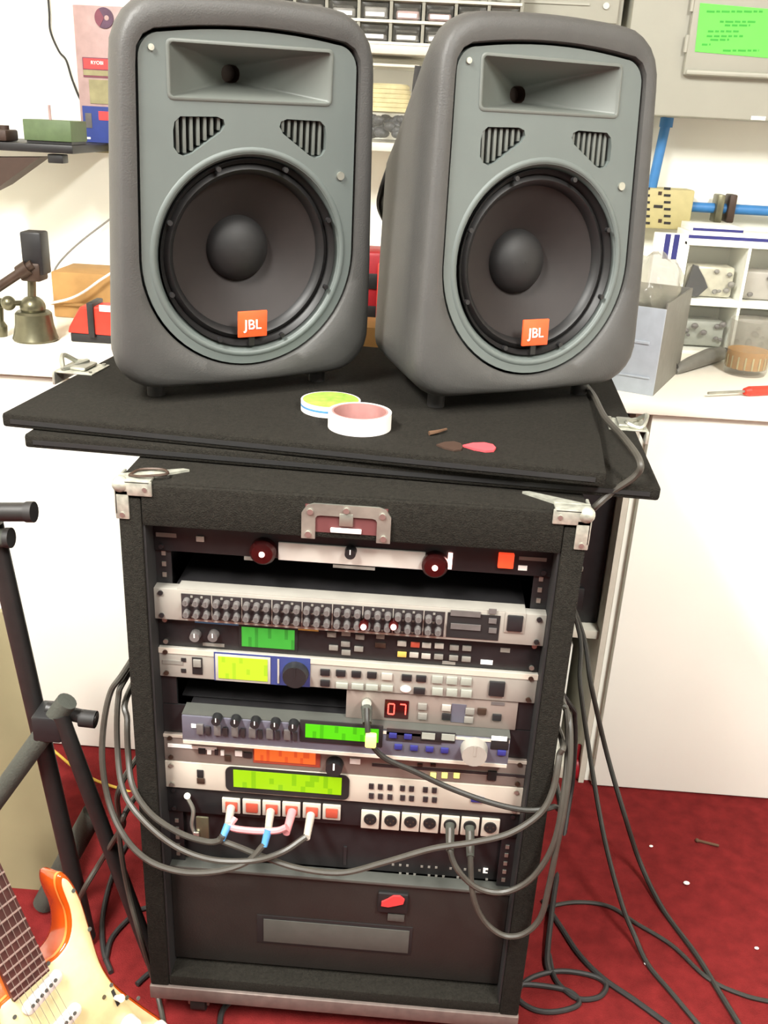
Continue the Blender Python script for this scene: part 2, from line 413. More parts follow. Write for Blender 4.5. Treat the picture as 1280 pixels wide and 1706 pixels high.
for x, z in ((lx-lw+0.008, zb_+0.006), (lx-lw+0.010, zt_-0.010), (lx, zt_-0.006), (lx+lw-0.010, zt_-0.010), (lx+lw-0.008, zb_+0.006)):
    MB().cyl((x, FY-0.0055, z), (x, FY-0.003, z), 0.0036, n=10).build('rivet', 'chrome', lf)
MB().box(lx-0.008, lx+0.008, FY-0.004, FY-0.0005, zt_-0.026, zt_-0.010, 0.001).build('latch_turn', 'zinc', rack)
MB().box(lx-0.018, lx+0.018, FY-0.003, FY-0.0005, zb_+0.009, zb_+0.015, 0.001).build('latch_label', 'ink_white', rack)
# casters
for x in (-0.205, 0.205):
    for y in (-0.006, 0.40):
        c = MB().cyl((x-0.011, y, 0.019), (x+0.011, y, 0.019), 0.019, n=24).build('caster', 'black_rubber', rack)
        MB().box(x-0.016, x-0.012, y-0.012, y+0.012, 0.014, 0.044, 0.001).box(x+0.012, x+0.016, y-0.012, y+0.012, 0.014, 0.044, 0.001).box(x-0.02, x+0.02, y-0.02, y+0.02, 0.0415, 0.0455, 0.001).cyl((x-0.018, y, 0.019), (x+0.018, y, 0.019), 0.004, n=10).build('fork', 'zinc', c)

# ------------------------------------------------------------------ case lids lying on the rack
def slab(A, B, depth, z0, z1, name, label):
    A = Vector((A[0], A[1], 0)); B = Vector((B[0], B[1], 0)); e = (B-A).normalized(); n = Vector((-e.y, e.x, 0)); L = (B-A).length
    t = thing(name, label, 'case lid', A+(B-A)/2+n*depth/2+Vector((0, 0, z0)), 'rack lids')
    mt = Matrix((e, n, (0, 0, 1))).transposed().to_4x4(); mt.translation = A+Vector((0, 0, z0))
    MB().box(0, L, 0, depth, 0, z1-z0, 0.004, 2, mt).build('board', 'grey_carpet', t)
    MB().box(0.012, L-0.012, -0.0012, 0.001, (z1-z0)*0.32, (z1-z0)*0.62, 0, 2, mt).build('edge_groove', 'black_inside', t)
    return t, mt, L
lid1, m1, L1 = slab((-0.416, 0.056), (0.358, 0.014), 0.545, ZT+0.001, ZT+0.019, 'carpeted_board', 'lower charcoal carpeted case lid lying directly on the rack')
lid2, m2, L2 = slab((-0.451, 0.076), (0.290, -0.001), 0.535, ZT+0.0195, ZT+0.038, 'carpeted_board', 'upper charcoal carpeted case lid under the two loudspeakers')
ZL = ZT+0.038
def hasp(parent, c, ang, sc, name):
    mt = Matrix.Translation(c) @ Matrix.Rotation(ang, 4, 'Z') @ Matrix.Diagonal((sc, sc, sc, 1))
    h = MB()
    h.box(-0.028, 0.026, -0.030, 0.028, 0.0, 0.0025, 0.001, 2, mt)
    h.box(-0.031, -0.027, -0.034, 0.034, -0.016, 0.0025, 0.001, 2, mt)
    o = h.build(name, 'galvanised', parent)
    a = MB(); a.box(-0.012, 0.012, -0.02, 0.02, 0.0025, 0.008, 0.003, 2, mt)
    lp = [mt @ p for p in spline([(-0.02, -0.022, 0.004), (-0.03, 0.0, 0.018), (-0.02, 0.022, 0.005), (0.0, 0.012, 0.009), (-0.02, -0.022, 0.004)], 6)]
    a.tube(lp, 0.0035*sc, 6); a.build('latch_loop', 'zinc', o)
    for x, y in ((-0.02, -0.024), (0.02, -0.024), (0.02, 0.022), (-0.02, 0.022)):
        q = mt @ Vector((x, y, 0.002)); MB().cyl(q, q+Vector((0, 0, 0.003)), 0.003, n=8).build('rivet', 'chrome', o)
p = PZ(140, 615, ZL); hasp(lid2, (p.x, p.y, ZL-0.0005), -0.1, 1.05, 'edge_latch')
p = PZ(1036, 708, ZT+0.019); hasp(lid1, (p.x+0.004, p.y, ZT+0.0185), math.pi-0.05, 0.95, 'edge_latch')

# ------------------------------------------------------------------ loudspeakers
def resample(poly, N, c):
    """points where N rays from c meet the polygon"""
    out = []
    for k in range(N):
        a = 2*math.pi*k/N; dx, dy = math.cos(a), math.sin(a); best = 0
        for (x0, y0), (x1, y1) in zip(poly, poly[1:]+poly[:1]):
            ex, ey = x1-x0, y1-y0; den = dx*ey-dy*ex
            if abs(den) < 1e-12: continue
            tt = ((x0-c[0])*ey-(y0-c[1])*ex)/den; s = ((x0-c[0])*dy-(y0-c[1])*dx)/den
            if tt > 0 and -1e-6 <= s <= 1+1e-6: best = max(best, tt)
        out.append((c[0]+dx*best, c[1]+dy*best))
    return out
HH, TW, RW, RR = 0.230, -0.060, 0.125, 0.143
def shell_outline():
    pts = rrect(0.1715, HH, 0.055, 8)
    pts2 = []
    for (x0, y0), (x1, y1) in zip(pts, pts[1:]+pts[:1]):
        k = max(1, int(math.hypot(x1-x0, y1-y0)/0.02))
        for i in range(k): pts2.append((x0+(x1-x0)*i/k, y0+(y1-y0)*i/k))
    return [(x*(1-0.068*z/HH), z+(0.010*(1-(x/0.17)**2)-0.004 if z > HH*0.5 else 0)*(1 if z > HH*0.7 else (z-HH*0.5)/(HH*0.2))) for x, z in pts2]
def baffle_outline(g=0.0):
    R = RR+g; out = []
    for k in range(33):
        a = math.pi+math.pi*k/32; out.append((R*math.cos(a), TW+R*math.sin(a)))
    ht, r, top = 0.137+g, 0.028, 0.192+g
    for k in range(9):
        a = math.pi/2*k/8; out.append((ht-r+r*math.cos(a), top-r+r*math.sin(a)))
    for k in range(1, 12):
        x = (ht-r)*(1-2*k/12); out.append((x, top+0.008*(1-(x/(ht-r))**2)))
    for k in range(9):
        a = math.pi/2+math.pi/2*k/8; out.append((-ht+r+r*math.cos(a), top-r+r*math.sin(a)))
    return out
def vent_outline(s):
    p = [(-0.099, 0.090), (-0.097, 0.099), (-0.090, 0.105), (-0.045, 0.106), (-0.037, 0.103), (-0.035, 0.097), (-0.040, 0.089), (-0.077, 0.064), (-0.086, 0.061), (-0.094, 0.064), (-0.099, 0.071)]
    return [(s*-x, z) for x, z in p]
def speaker(label, pos, yaw, lean, roll):
    cy, sy = math.cos(yaw), math.sin(yaw)
    r = Vector((cy, sy, 0)); n = Vector((sy, -cy, 0)); u = Vector((0, 0, 1))
    u2 = u*math.cos(lean)-n*math.sin(lean); n2 = n*math.cos(lean)+u*math.sin(lean)
    r3 = r*math.cos(roll)+u2*math.sin(roll); u3 = u2*math.cos(roll)-r*math.sin(roll)
    t = thing('loudspeaker', label, 'loudspeaker', pos, 'loudspeakers on the case lids')
    mt = Matrix((r3, -n2, u3)).transposed().to_4x4(); mt.translation = pos; t.matrix_world = mt
    t['_local'] = 1
    N = 112; c = (0, -0.02)
    out = resample(shell_outline(), N, c); inn = resample(baffle_outline(0.0035), N, c)
    def mix(a, y, o=out): return [(i[0]+(q[0]-i[0])*a, y, i[1]+(q[1]-i[1])*a) for i, q in zip(inn, o)]
    def back(sx, sz, dz, y): return [(x*sx, y, (z+HH)*sz-HH+dz) for x, z in out]
    rings = [[(x, 0.020, z) for x, z in inn], mix(0, 0.003), mix(0.04, 0.0), mix(0.35, -0.0025), mix(0.68, -0.0015), mix(0.82, 0.001), mix(0.91, 0.0055), mix(0.97, 0.013), mix(1, 0.024), back(0.992, 0.995, 0.002, 0.040),
             back(0.94, 0.95, 0.003, 0.075), back(0.845, 0.85, 0.005, 0.14), back(0.745, 0.75, 0.007, 0.205), back(0.68, 0.685, 0.010, 0.25), back(0.61, 0.61, 0.022, 0.275), back(0.40, 0.38, 0.07, 0.286)]
    MB().loft(rings, False, True).build('shell', 'bezel_grey', t, 50, local=True)
    # baffle with holes
    bm = bmesh.new(); loops = [baffle_outline(0.0), [(RW*math.cos(2*math.pi*k/64), TW+RW*math.sin(2*math.pi*k/64)) for k in range(64)],
        [(x, z+0.1545) for x, z in rrect(0.101, 0.0285, 0.006, 3)], vent_outline(1), vent_outline(-1)]
    YB = 0.005
    for i, lp in enumerate(loops):
        vs = [bm.verts.new((x, YB, z)) for x, z in lp]
        for a, b in zip(vs, vs[1:]+vs[:1]): bm.edges.new((a, b))
    bmesh.ops.triangle_fill(bm, use_beauty=True, use_dissolve=False, edges=bm.edges[:], normal=(0, -1, 0))
    m = MB(); m.bm.free(); m.bm = bm
    m.loft([[(x, YB, z) for x, z in baffle_outline(0.0)], [(x, 0.02, z) for x, z in baffle_outline(0.0)]], False, False)
    m.lathe([(RW+0.001, 0.0), (RW-0.004, 0.006), (RW-0.006, 0.016)], (0, YB, TW), (0, 1, 0), 64)
    for sg in (1, -1): m.loft([[(x, YB, z) for x, z in vent_outline(sg)], [(x, 0.028, z) for x, z in vent_outline(sg)]], False, False)
    baf = m.build('baffle', 'baffle_grey', t, 30, local=True)
    # raised rim round the woofer hole
    MB().lathe([(RW+0.008, YB), (RW+0.006, YB-0.0016), (RW+0.002, YB-0.0016), (RW+0.0005, YB)], (0, 0, TW), (0, 1, 0), 64).build('woofer_rim', 'baffle_grey', baf, 50, local=True)
    # horn
    def rr(hw, hh, rad, y, dz=0): return [(x, y, z+0.1545+dz) for x, z in rrect(hw, hh, rad, 3)]
    MB().loft([rr(0.105, 0.0325, 0.007, YB-0.0004), rr(0.104, 0.0315, 0.007, YB-0.0015), rr(0.101, 0.0285, 0.004, YB-0.0012), rr(0.099, 0.0275, 0.003, YB+0.003), rr(0.055, 0.0195, 0.003, 0.045, -0.002), rr(0.012, 0.0105, 0.009, 0.084, -0.0045)], False, False).build('horn', 'horn_grey', t, 60, local=True)
    MB().loft([rr(0.012, 0.0105, 0.009, 0.084, -0.0045), rr(0.011, 0.010, 0.009, 0.10, -0.0045)], False, True).build('horn_throat', 'throat_brown', t, local=True)
    # vents
    for sg in (1, -1):
        v = MB().loft([[(x, 0.027, z) for x, z in vent_outline(sg)], [(x, 0.03, z) for x, z in vent_outline(sg)]]).build('vent', 'black_inside', t, local=True)
        for k in range(7):
            x = -0.0925+0.0085*k
            zb = 0.064 if x < -0.079 else 0.064+(x+0.079)*(0.026/0.037)
            MB().box(sg*-x-0.0021, sg*-x+0.0021, 0.010, 0.027, zb, 0.1045, 0.0008).build('slat', 'horn_grey', v, local=True)
    # woofer
    MB().lathe([(0.119, 0.0), (0.119, 0.003), (0.114, 0.006), (0.112, 0.014)], (0, 0.006, TW), (0, 1, 0), 64).lathe([(0.1195, 0.0), (0.114, 0.004)], (0, 0.012, TW), (0, 1, 0), 64).build('gasket_ring', 'surround_black', t, 60, local=True)
    MB().lathe([(0.114, 0.018), (0.111, 0.010), (0.106, 0.007), (0.101, 0.010), (0.098, 0.020)], (0, 0.006, TW), (0, 1, 0), 64).build('surround', 'surround_black', t, 60, local=True)
    MB().lathe([(0.099, 0.024), (0.085, 0.034), (0.060, 0.050), (0.038, 0.064)], (0, 0, TW), (0, 1, 0), 64).build('cone', 'cone_brown', t, 60, local=True)
    MB().lathe([(0.043, 0.062), (0.041, 0.054), (0.034, 0.046), (0.022, 0.040), (0.009, 0.0375), (0.0005, 0.037)], (0, 0, TW), (0, 1, 0), 48).build('dust_cap', 'cap_dark', t, 60, local=True)
    for k in range(8):
        a = math.pi/8+math.pi/4*k; x, z = 0.1155*math.cos(a), TW+0.1155*math.sin(a)
        MB().cyl((x, 0.002, z), (x, 0.008, z), 0.0032, n=10).build('bolt', 'black_metal', t, local=True)
    MB().box(-0.004, 0.004, 0.003, 0.006, TW-0.118, TW-0.080).build('badge_stem', 'surround_black', t, local=True)
    b = MB().box(-0.0205, 0.0205, -0.0005, 0.003, TW-0.105, TW-0.070, 0.001).build('badge', 'badge_orange', t, local=True)
    wordmesh('JBL', 0.0185, 'ink_white', b, (0.0, -0.0012, TW-0.0885), local=True)
    for x, z in ((0.121, 0.040), (-0.122, 0.176)):
        MB().cyl((x, 0.002, z), (x, 0.006, z), 0.0052 if z < 0.1 else 0.0035, n=14).build('screw', 'zinc' if z < .1 else 'galvanised', t, local=True)
    # feet down to the lid
    inv = mt.inverted()
    for x, y in ((-0.12, 0.05), (0.12, 0.05), (-0.08, 0.19), (0.08, 0.19)):
        top = Vector((x, y, -0.215)); wt = mt @ top
        bot = inv @ Vector((wt.x, wt.y, ZL+0.0003))
        MB().cyl(top, bot, 0.012, n=14).build('foot', 'black_rubber', t, local=True)
    return t, mt
spkL, mL = speaker('grey loudspeaker with orange badge on the left, beside the hanging blister pack', Vector((-0.155, 0.204, 1.151)), 0.554, -0.073, 0.012)
spkR, mR = speaker('grey loudspeaker with orange badge on the right, in front of the electrical panel', Vector((0.215, 0.252, 1.156)), 0.499, 0.053, 0.001)

# ------------------------------------------------------------------ rack units
UH = 0.04445; Z0 = 0.72
def utop(k): return Z0-k*UH
def FR(u, v, wp, hp, y):
    """centre and size on the plane y of a spot given in photo pixels"""
    c = PY(u, v, y); a = PY(u+10, v+0.7, y); b = PY(u, v+10, y)
    return c.x, c.z, abs(a.x-c.x)/10*wp, abs(b.z-c.z)/10*hp
def unit(name, label, cat, top, hu, face, fy=0.0, hw=0.2413, chass='black_metal', cw=0.217, cd=0.26, ears=True, screws=True, fh=None, scr='black_metal'):
    zb = top-hu*UH; g = 0.0006
    t = thing(name, label, cat, (0, 0.1, zb), 'rack mounted equipment')
    MB().box(-hw, hw, fy, 0.0035, zb+g, top-g, 0.0008).build('faceplate', face, t)
    MB().box(-cw, cw, 0.0036, cd, zb+0.001, top-0.0012, 0.0005).build('chassis', chass, t)
    if screws:
        for s in (-1, 1):
            for z in (top-0.0065, zb+0.0065):
                MB().cyl((s*0.2325, fy-0.0022, z), (s*0.2325, fy, z), 0.0032, n=10).build('rack_screw', scr, t)
    return t
def fbox(parent, name, m, u, v, wp, hp, fy, d=0.003, bev=0.0006, sink=0.0):
    x, z, w_, h_ = FR(u, v, wp, hp, fy)
    return MB().box(x-w_/2, x+w_/2, fy-d, fy-0.0001+sink, z-h_/2, z+h_/2, bev).build(name, m, parent)
def knob(parent, name, m, u, v, dp, fy, d=0.010, top=None):
    x, z, w_, h_ = FR(u, v, dp, dp, fy); r = w_/2
    o = MB().cyl((x, fy, z), (x, fy-d, z), r, r*0.9, n=20).build(name, m, parent)
    MB().box(x-r*0.09, x+r*0.09, fy-d-0.0006, fy-d+0.001, z, z+r*0.85).build('pointer', top or 'ink_white', o)
    return o

# 1 power conditioner with two glowing pull-out lamps
t = unit('power_conditioner', 'black rack power conditioner with two red glowing lamps, topmost in the rack', 'power conditioner', utop(-2), 1, 'black_metal', screws=True)
T1 = t
fbox(t, 'label_panel', 'label_white_glow', 586, 925, 244, 29, 0, 0.003)
for u, v in ((440, 915), (725, 937)):
    x, z, w_, h_ = FR(u, v, 44, 44, 0)
    b = MB().lathe([(w_/2, 0), (w_/2, -0.010), (w_/2*0.8, -0.014), (0.0005, -0.0155)], (x, 0, z), (0, 1, 0), 24).build('lamp_lens', 'lens_darkred', t)
    MB().sphere((x, -0.0155, z), 0.0035).build('bulb', 'led_pale', b)
fbox(t, 'rocker_switch', 'rocker_red', 843, 932, 26, 24, 0, 0.006, 0.001)
knob(t, 'dimmer_knob', 'black_plastic', 585, 917, 20, -0.003, 0.012)
fbox(t, 'printed_line', 'button_grey', 888, 931, 46, 6, 0, 0.0008, 0)
fbox(t, 'printed_mark', 'ink_white', 871, 946, 15, 8, 0, 0.0008, 0)
fbox(t, 'printed_mark', 'button_grey', 277, 891, 34, 7, 0, 0.0008, 0)
fbox(t, 'indicator', 'button_pale', 334, 897, 13, 9, 0, 0.0025, 0.0005)
fbox(t, 'printed_line', 'button_grey', 590, 945, 70, 5, 0, 0.0008, 0)
fbox(t, 'lamp_slot', 'led_pale', 750, 934, 7, 26, 0, 0.002, 0)
fbox(t, 'printed_mark', 'button_grey', 415, 930, 16, 6, 0, 0.0008, 0)

# 2 silver line mixer with two rows of small knobs
FYS = -0.012
t = unit('line_mixer', 'silver rack line mixer crowded with two rows of tiny knobs', 'mixer', utop(0), 1, 'silver_face', FYS, chass='black_metal')
MB().box(-0.212, 0.216, -0.0115, 0.011, utop(0)-0.0008, utop(0)+0.0002).build('top_lip', 'silver_face', t)
x0 = FR(302, 990, 1, 1, FYS)[0]; x1 = FR(742, 1020, 1, 1, FYS)[0]; zb = utop(1)
pan = MB().box(x0, x1, FYS-0.0009, FYS+0.001, zb+0.0045, utop(0)-0.0055).build('knob_panel', 'knob_face', t)
kn = None; NK = 26
for k in range(NK):
    x = x0+0.007+(x1-x0-0.014)*k/(NK-1)
    if k % 3 == 2 and k < NK-1:
        xd = x+0.5*(x1-x0-0.014)/(NK-1)
        MB().box(xd-0.0006, xd+0.0006, FYS-0.0016, FYS, zb+0.0045, utop(0)-0.0055).build('divider', 'silver_face', pan)
    for z in (utop(0)-0.0145, zb+0.0135):
        if kn is None:
            kn = piece('knob', MB().cyl((0, 0, 0), (0, -0.009, 0), 0.0045, 0.0038, n=12).box(-0.0006, 0.0006, -0.0096, -0.008, -0.001, 0.0042), 'knob_grey', t, (x, FYS-0.0009, z))
        else: inst(kn, t, (x, FYS-0.0009, z))
for k in range(NK-1):
    x = x0+0.007+(x1-x0-0.014)*(k+0.5)/(NK-1)
    for z in (utop(0)-0.0085, utop(0)-0.0205, zb+0.0075):
        if k % 3 != 2: MB().box(x-0.0014, x+0.0014, FYS-0.0022, FYS-0.0009, z-0.0012, z+0.0012).build('channel_button', 'button_grey', pan)
x2 = FR(746, 1025, 1, 1, FYS)[0]; x3 = FR(834, 1030, 1, 1, FYS)[0]
MB().box(x2, x3, FYS-0.0009, FYS+0.001, zb+0.0045, utop(0)-0.0055).build('output_panel', 'ink_black', t)
for v in (1024, 1046):
    fbox(t, 'meter_strip', 'knob_grey', 776, v-2, 50, 9, FYS-0.0009, 0.0015, 0)
for v in (1014, 1030, 1046): fbox(t, 'channel_button', 'knob_grey', 821, v+4, 13, 8, FYS-0.0009, 0.0015, 0)
for u in (606, 656):
    x, z, w_, h_ = FR(u, 1043, 9, 9, FYS-0.009)
    MB().sphere((x, FYS-0.012, z), 0.0036).build('clip_light', 'led_pale', t)
    MB().cyl((x, FYS-0.011, z+0.001), (x, FYS, z+0.001), 0.006, n=14).build('light_collar', 'lens_darkred', t)
fbox(t, 'power_switch', 'black_plastic', 858, 1037, 26, 26, FYS, 0.004, 0.001)
fbox(t, 'switch_bezel', 'silver_face', 858, 1037, 34, 34, FYS, 0.0015, 0.0005)

# 3 black effects processor with green display
t = unit('effects_processor', 'black rack effects processor with a small green display', 'effects processor', utop(1), 1, 'black_metal', 0.0, scr='zinc')
fbox(t, 'display_frame', 'ink_black', 447, 1063, 98, 40, 0, 0.0015)
fbox(t, 'display', 'lcd_green', 447, 1063, 88, 32, -0.0012, 0.001, 0)
for u in (327, 357): knob(t, 'knob', 'knob_grey', u, 1056, 18, 0)
fbox(t, 'edge_tape', 'boot_blue', 375, 1037, 100, 7, 0, 0.0008, 0)
fbox(t, 'edge_tape', 'button_amber', 514, 1047, 34, 7, 0, 0.0008, 0)
for u, v in ((553, 1056), (577, 1054), (600, 1060), (576, 1072), (556, 1078), (598, 1080), (577, 1086)):
    fbox(t, 'arrow_button', 'button_grey', u, v, 15, 8, 0, 0.003)
for u, v, mm in ((670, 1071, 'button_pale'), (692, 1073, 'jack_red'), (711, 1074, 'button_pale'), (732, 1075, 'button_pale'), (757, 1078, 'button_grey'), (778, 1079, 'button_grey'),
                 (670, 1089, 'button_amber'), (690, 1090, 'button_pale'), (710, 1092, 'button_pale'), (731, 1093, 'button_grey'), (756, 1095, 'button_grey'), (777, 1097, 'button_grey')):
    fbox(t, 'button', mm, u, v, 15, 8, 0, 0.003)
fbox(t, 'indicator', 'button_grey', 634, 1060, 14, 7, 0, 0.002)
fbox(t, 'indicator', 'brown_metal', 634, 1074, 18, 8, 0, 0.002)
fbox(t, 'printed_mark', 'ink_white', 811, 1103, 20, 7, 0, 0.0008, 0)
fbox(t, 'printed_mark', 'button_grey', 748, 1104, 22, 5, 0, 0.0008, 0)
fbox(t, 'printed_mark', 'button_grey', 842, 1083, 16, 7, 0, 0.0008, 0)
fbox(t, 'printed_mark', 'button_grey', 356, 1074, 36, 5, 0, 0.0008, 0)

# 4 silver and blue synthesizer module
t = unit('synth_module', 'silver rack synth module with a blue centre and yellow display', 'synth module', utop(2), 1, 'silver_face', -0.004, scr='brown_metal')
fy = -0.004
bx = FR(437, 1112, 160, 46, fy)
bp = MB().box(bx[0]-bx[2]/2, bx[0]+bx[2]/2, fy-0.0014, fy, utop(3)+0.001, utop(2)-0.001).build('blue_panel', 'blue_face', t)
fbox(t, 'display_frame', 'button_pale', 405, 1114, 92, 44, fy-0.0014, 0.0012)
fbox(t, 'display', 'lcd_yellow', 405, 1114, 82, 36, fy-0.0025, 0.001, 0)
fbox(t, 'panel_line', 'button_pale', 464, 1118, 3, 40, fy-0.0014, 0.0008, 0)
knob(t, 'data_knob', 'black_plastic', 493, 1121, 44, fy-0.0014, 0.012, 'black_plastic')
fbox(t, 'card_slot', 'button_grey', 288, 1103, 34, 6, fy, 0.001, 0)
for v in (1099, 1117): fbox(t, 'mark', 'ink_black', 306, v, 8, 6, fy, 0.001, 0)
fbox(t, 'jack_block', 'ink_black', 329, 1109, 17, 28, fy, 0.0012, 0.0004)
fbox(t, 'jack', 'button_grey', 329, 1104, 13, 12, fy-0.0012, 0.003)
for u in (542, 568, 594, 620): fbox(t, 'button', 'black_plastic', u, 1119+(u-542)*0.06, 16, 10, fy, 0.003)
fbox(t, 'button', 'button_pale', 645, 1126, 18, 11, fy, 0.003)
for u in (678, 702): fbox(t, 'button', 'black_plastic', u, 1128+(u-678)*0.06, 17, 10, fy, 0.003)
fbox(t, 'button', 'black_plastic', 542, 1137, 16, 10, fy, 0.003)
for u in (570, 596, 620, 645): fbox(t, 'button', 'button_teal', u, 1141+(u-570)*0.06, 20, 9, fy, 0.003)
x, z, w_, h_ = FR(676, 1148, 18, 14, fy); MB().sphere((x, fy, z), w_/2, (1, 0.5, 0.8)).build('button', 'ink_white', t)
fbox(t, 'button', 'black_plastic', 699, 1150, 19, 10, fy, 0.003)
for u in (729, 753, 777):
    for v in (1131, 1151): fbox(t, 'button', 'button_teal', u, v+(u-729)*0.07, 18, 12, fy, 0.003)
fbox(t, 'power_switch', 'black_plastic', 828, 1146, 26, 24, fy, 0.004, 0.001)
MB().box(-0.2413, 0.2413, fy-0.001, fy, utop(2)-0.0085, utop(2)-0.0008).build('top_stripe', 'white_face', t)

# 5 half width wireless receiver in a tray
t = thing('wireless_receiver', 'pinkish silver half rack wireless receiver with red number display', 'receiver', (0.1, 0.1, utop(4)), 'rack mounted equipment')
xa = FR(577, 1172, 1, 1, 0)[0]; xb = FR(861, 1195, 1, 1, 0)[0]
MB().box(xa, xb, -0.002, 0.003, utop(4)+0.0006, utop(3)-0.0006, 0.001).build('faceplate', 'pink_face', t)
MB().box(xa+0.003, xb-0.003, 0.003, 0.2, utop(4)+0.001, utop(3)-0.0012).build('chassis', 'black_metal', t)
for s in (-1, 1): MB().box(s*0.2413, s*(0.2413-0.0195), 0.001, 0.0035, utop(4)+0.0006, utop(3)-0.0006).build('rack_ear', 'black_metal', t)
MB().box(-0.22, xa-0.002, 0.02, 0.2, utop(4)+0.001, utop(4)+0.003).build('tray', 'black_metal', t)
dsp = fbox(t, 'number_display', 'lens_darkred', 661, 1181, 40, 30, -0.002, 0.0012, 0.0003)
def seg7(parent, cx, cz, w_, h_, segs, y):
    m = MB(); th = w_*0.2
    S7 = {'a': (0, h_/2, 1), 'd': (0, -h_/2, 1), 'g': (0, 0, 1), 'b': (w_/2, h_/4, 0), 'c': (w_/2, -h_/4, 0), 'f': (-w_/2, h_/4, 0), 'e': (-w_/2, -h_/4, 0)}
    for k in segs:
        dx, dz, hz = S7[k]; a, b = ((w_/2-th*0.3, th/2) if hz else (th/2, h_/4-th*0.3))
        m.box(cx+dx-a, cx+dx+a, y-0.0006, y, cz+dz-b, cz+dz+b)
    return m.build('digit', 'led_red', parent)
x, z, w_, h_ = FR(652, 1181, 10, 17, -0.0033); seg7(dsp, x, z, w_, h_, 'abcdef', -0.0033)
x, z, w_, h_ = FR(671, 1182, 10, 17, -0.0033); seg7(dsp, x, z, w_, h_, 'abc', -0.0033)
for u, v, mm in ((704, 1176, 'button_grey'), (704, 1192, 'button_grey'), (744, 1178, 'button_pale'), (744, 1193, 'black_plastic'), (783, 1184, 'button_grey'), (803, 1184, 'brown_metal'), (781, 1198, 'button_grey'), (828, 1194, 'black_plastic')):
    fbox(t, 'button', mm, u, v, 15, 10, -0.002, 0.003)
fbox(t, 'window', 'lilac_face', 764, 1188, 24, 30, -0.002, 0.001, 0)
fbox(t, 'printed_line', 'knob_grey', 830, 1172, 22, 5, -0.002, 0.0008, 0)

# 6 lilac processor with lime display, standing proud
FYP = -0.022
t = thing('vocal_processor', 'lilac grey rack processor with lime display and big chrome knob', 'effects processor', (0, 0.1, utop(5)), 'rack mounted equipment')
xa = FR(303, 1210, 1, 1, FYP)[0]; xb = FR(850, 1240, 1, 1, FYP)[0]
MB().box(xa, xb, FYP, 0.0, utop(5)+0.0006, utop(4)-0.0006, 0.0015).build('faceplate', 'lilac_face', t)
MB().box(xa, xb, FYP+0.002, 0.006, utop(4)-0.0006, utop(4)+0.0006).build('top_lip', 'plate_grey', t)
MB().box(xa+0.005, xb-0.005, 0.0, 0.22, utop(5)+0.001, utop(4)-0.001).build('chassis', 'black_metal', t)
for s in (-1, 1): MB().box(s*0.2413, s*0.2, 0.0005, 0.0035, utop(5)+0.0006, utop(4)-0.0006).build('rack_ear', 'black_metal', t)
MB().box(0.02, xb-0.001, FYP-0.001, FYP, utop(4)-0.005, utop(4)-0.001).build('top_stripe', 'white_face', t)
MB().box(xa+0.001, xb-0.001, FYP-0.001, FYP, utop(5)+0.001, utop(5)+0.006).build('bottom_stripe', 'white_face', t)
for k, u in enumerate((363, 394, 427, 460, 490)):
    knob(t, 'knob', 'black_plastic', u, 1194+k*2.5, 17, FYP, 0.012)
for k in range(6):
    fbox(t, 'button', 'knob_grey', 334+29*k, 1213+1.9*k, 11, 16, FYP, 0.004)
    fbox(t, 'button', 'knob_face', 347+29*k, 1216+1.9*k, 8, 14, FYP, 0.003)
fbox(t, 'printed_mark', 'ink_white', 323, 1209, 8, 6, FYP, 0.0008, 0)
fbox(t, 'display_frame', 'ink_black', 569, 1221, 138, 36, FYP, 0.002)
fbox(t, 'display', 'lcd_lime', 570, 1221, 122, 22, FYP-0.0016, 0.0012, 0)
fbox(t, 'button_panel', 'knob_face', 690, 1226, 92, 20, FYP, 0.001, 0)
fbox(t, 'meter_window', 'ink_black', 730, 1227, 58, 17, FYP, 0.0015)
for u in (714, 747): fbox(t, 'meter_figure', 'button_teal', u, 1226+(u-714)*0.06, 22, 10, FYP-0.0014, 0.001, 0)
for u, v in ((655, 1224), (680, 1226), (664, 1243), (690, 1245), (716, 1247), (741, 1249)):
    fbox(t, 'button', 'navy', u, v, 13, 8, FYP, 0.003)
knob(t, 'data_knob', 'silver_face', 790, 1247, 46, FYP, 0.016, 'silver_face')
fbox(t, 'output_window', 'ink_black', 833, 1238, 30, 20, FYP, 0.0015)
fbox(t, 'label', 'ink_white', 832, 1230, 26, 7, FYP-0.0014, 0.001, 0)
fbox(t, 'button', 'navy', 836, 1253, 14, 8, FYP, 0.003)

# 7 silver unit with orange display
t = unit('sound_module', 'silver rack sound module with a narrow orange display', 'sound module', utop(5), 1, 'pink_face', -0.003, scr='brown_metal')
fy = -0.003
fbox(t, 'display', 'lcd_orange', 475, 1260, 102, 19, fy-0.001, 0.0012, 0)
fbox(t, 'display_frame', 'jack_red', 478, 1259, 112, 30, fy, 0.001, 0.0003)
knob(t, 'data_knob', 'black_plastic', 558, 1272, 30, fy, 0.014)
for u, v, mm, w_ in ((337, 1250, 'ink_black', 12), (349, 1251, 'ink_white', 7), (361, 1252, 'knob_face', 6), (371, 1253, 'ink_white', 6), (380, 1262, 'brown_metal', 10), (398, 1254, 'ink_white', 12), (413, 1257, 'knob_face', 14), (592, 1267, 'ink_white', 18)):
    fbox(t, 'button', mm, u, v, w_, 9, fy, 0.0025)
MB().box(-0.236, -0.17, fy-0.0012, fy, utop(5)-0.0215, utop(5)-0.0165).build('card_slot', 'ink_white', t)
MB().box(-0.2413, 0.2413, fy-0.0012, fy, utop(5)-0.0055, utop(5)-0.001).build('top_stripe', 'white_face', t)
xs = [FR(u, v, 1, 1, fy)[:2] for u, v in ((620, 1272), (840, 1289))]
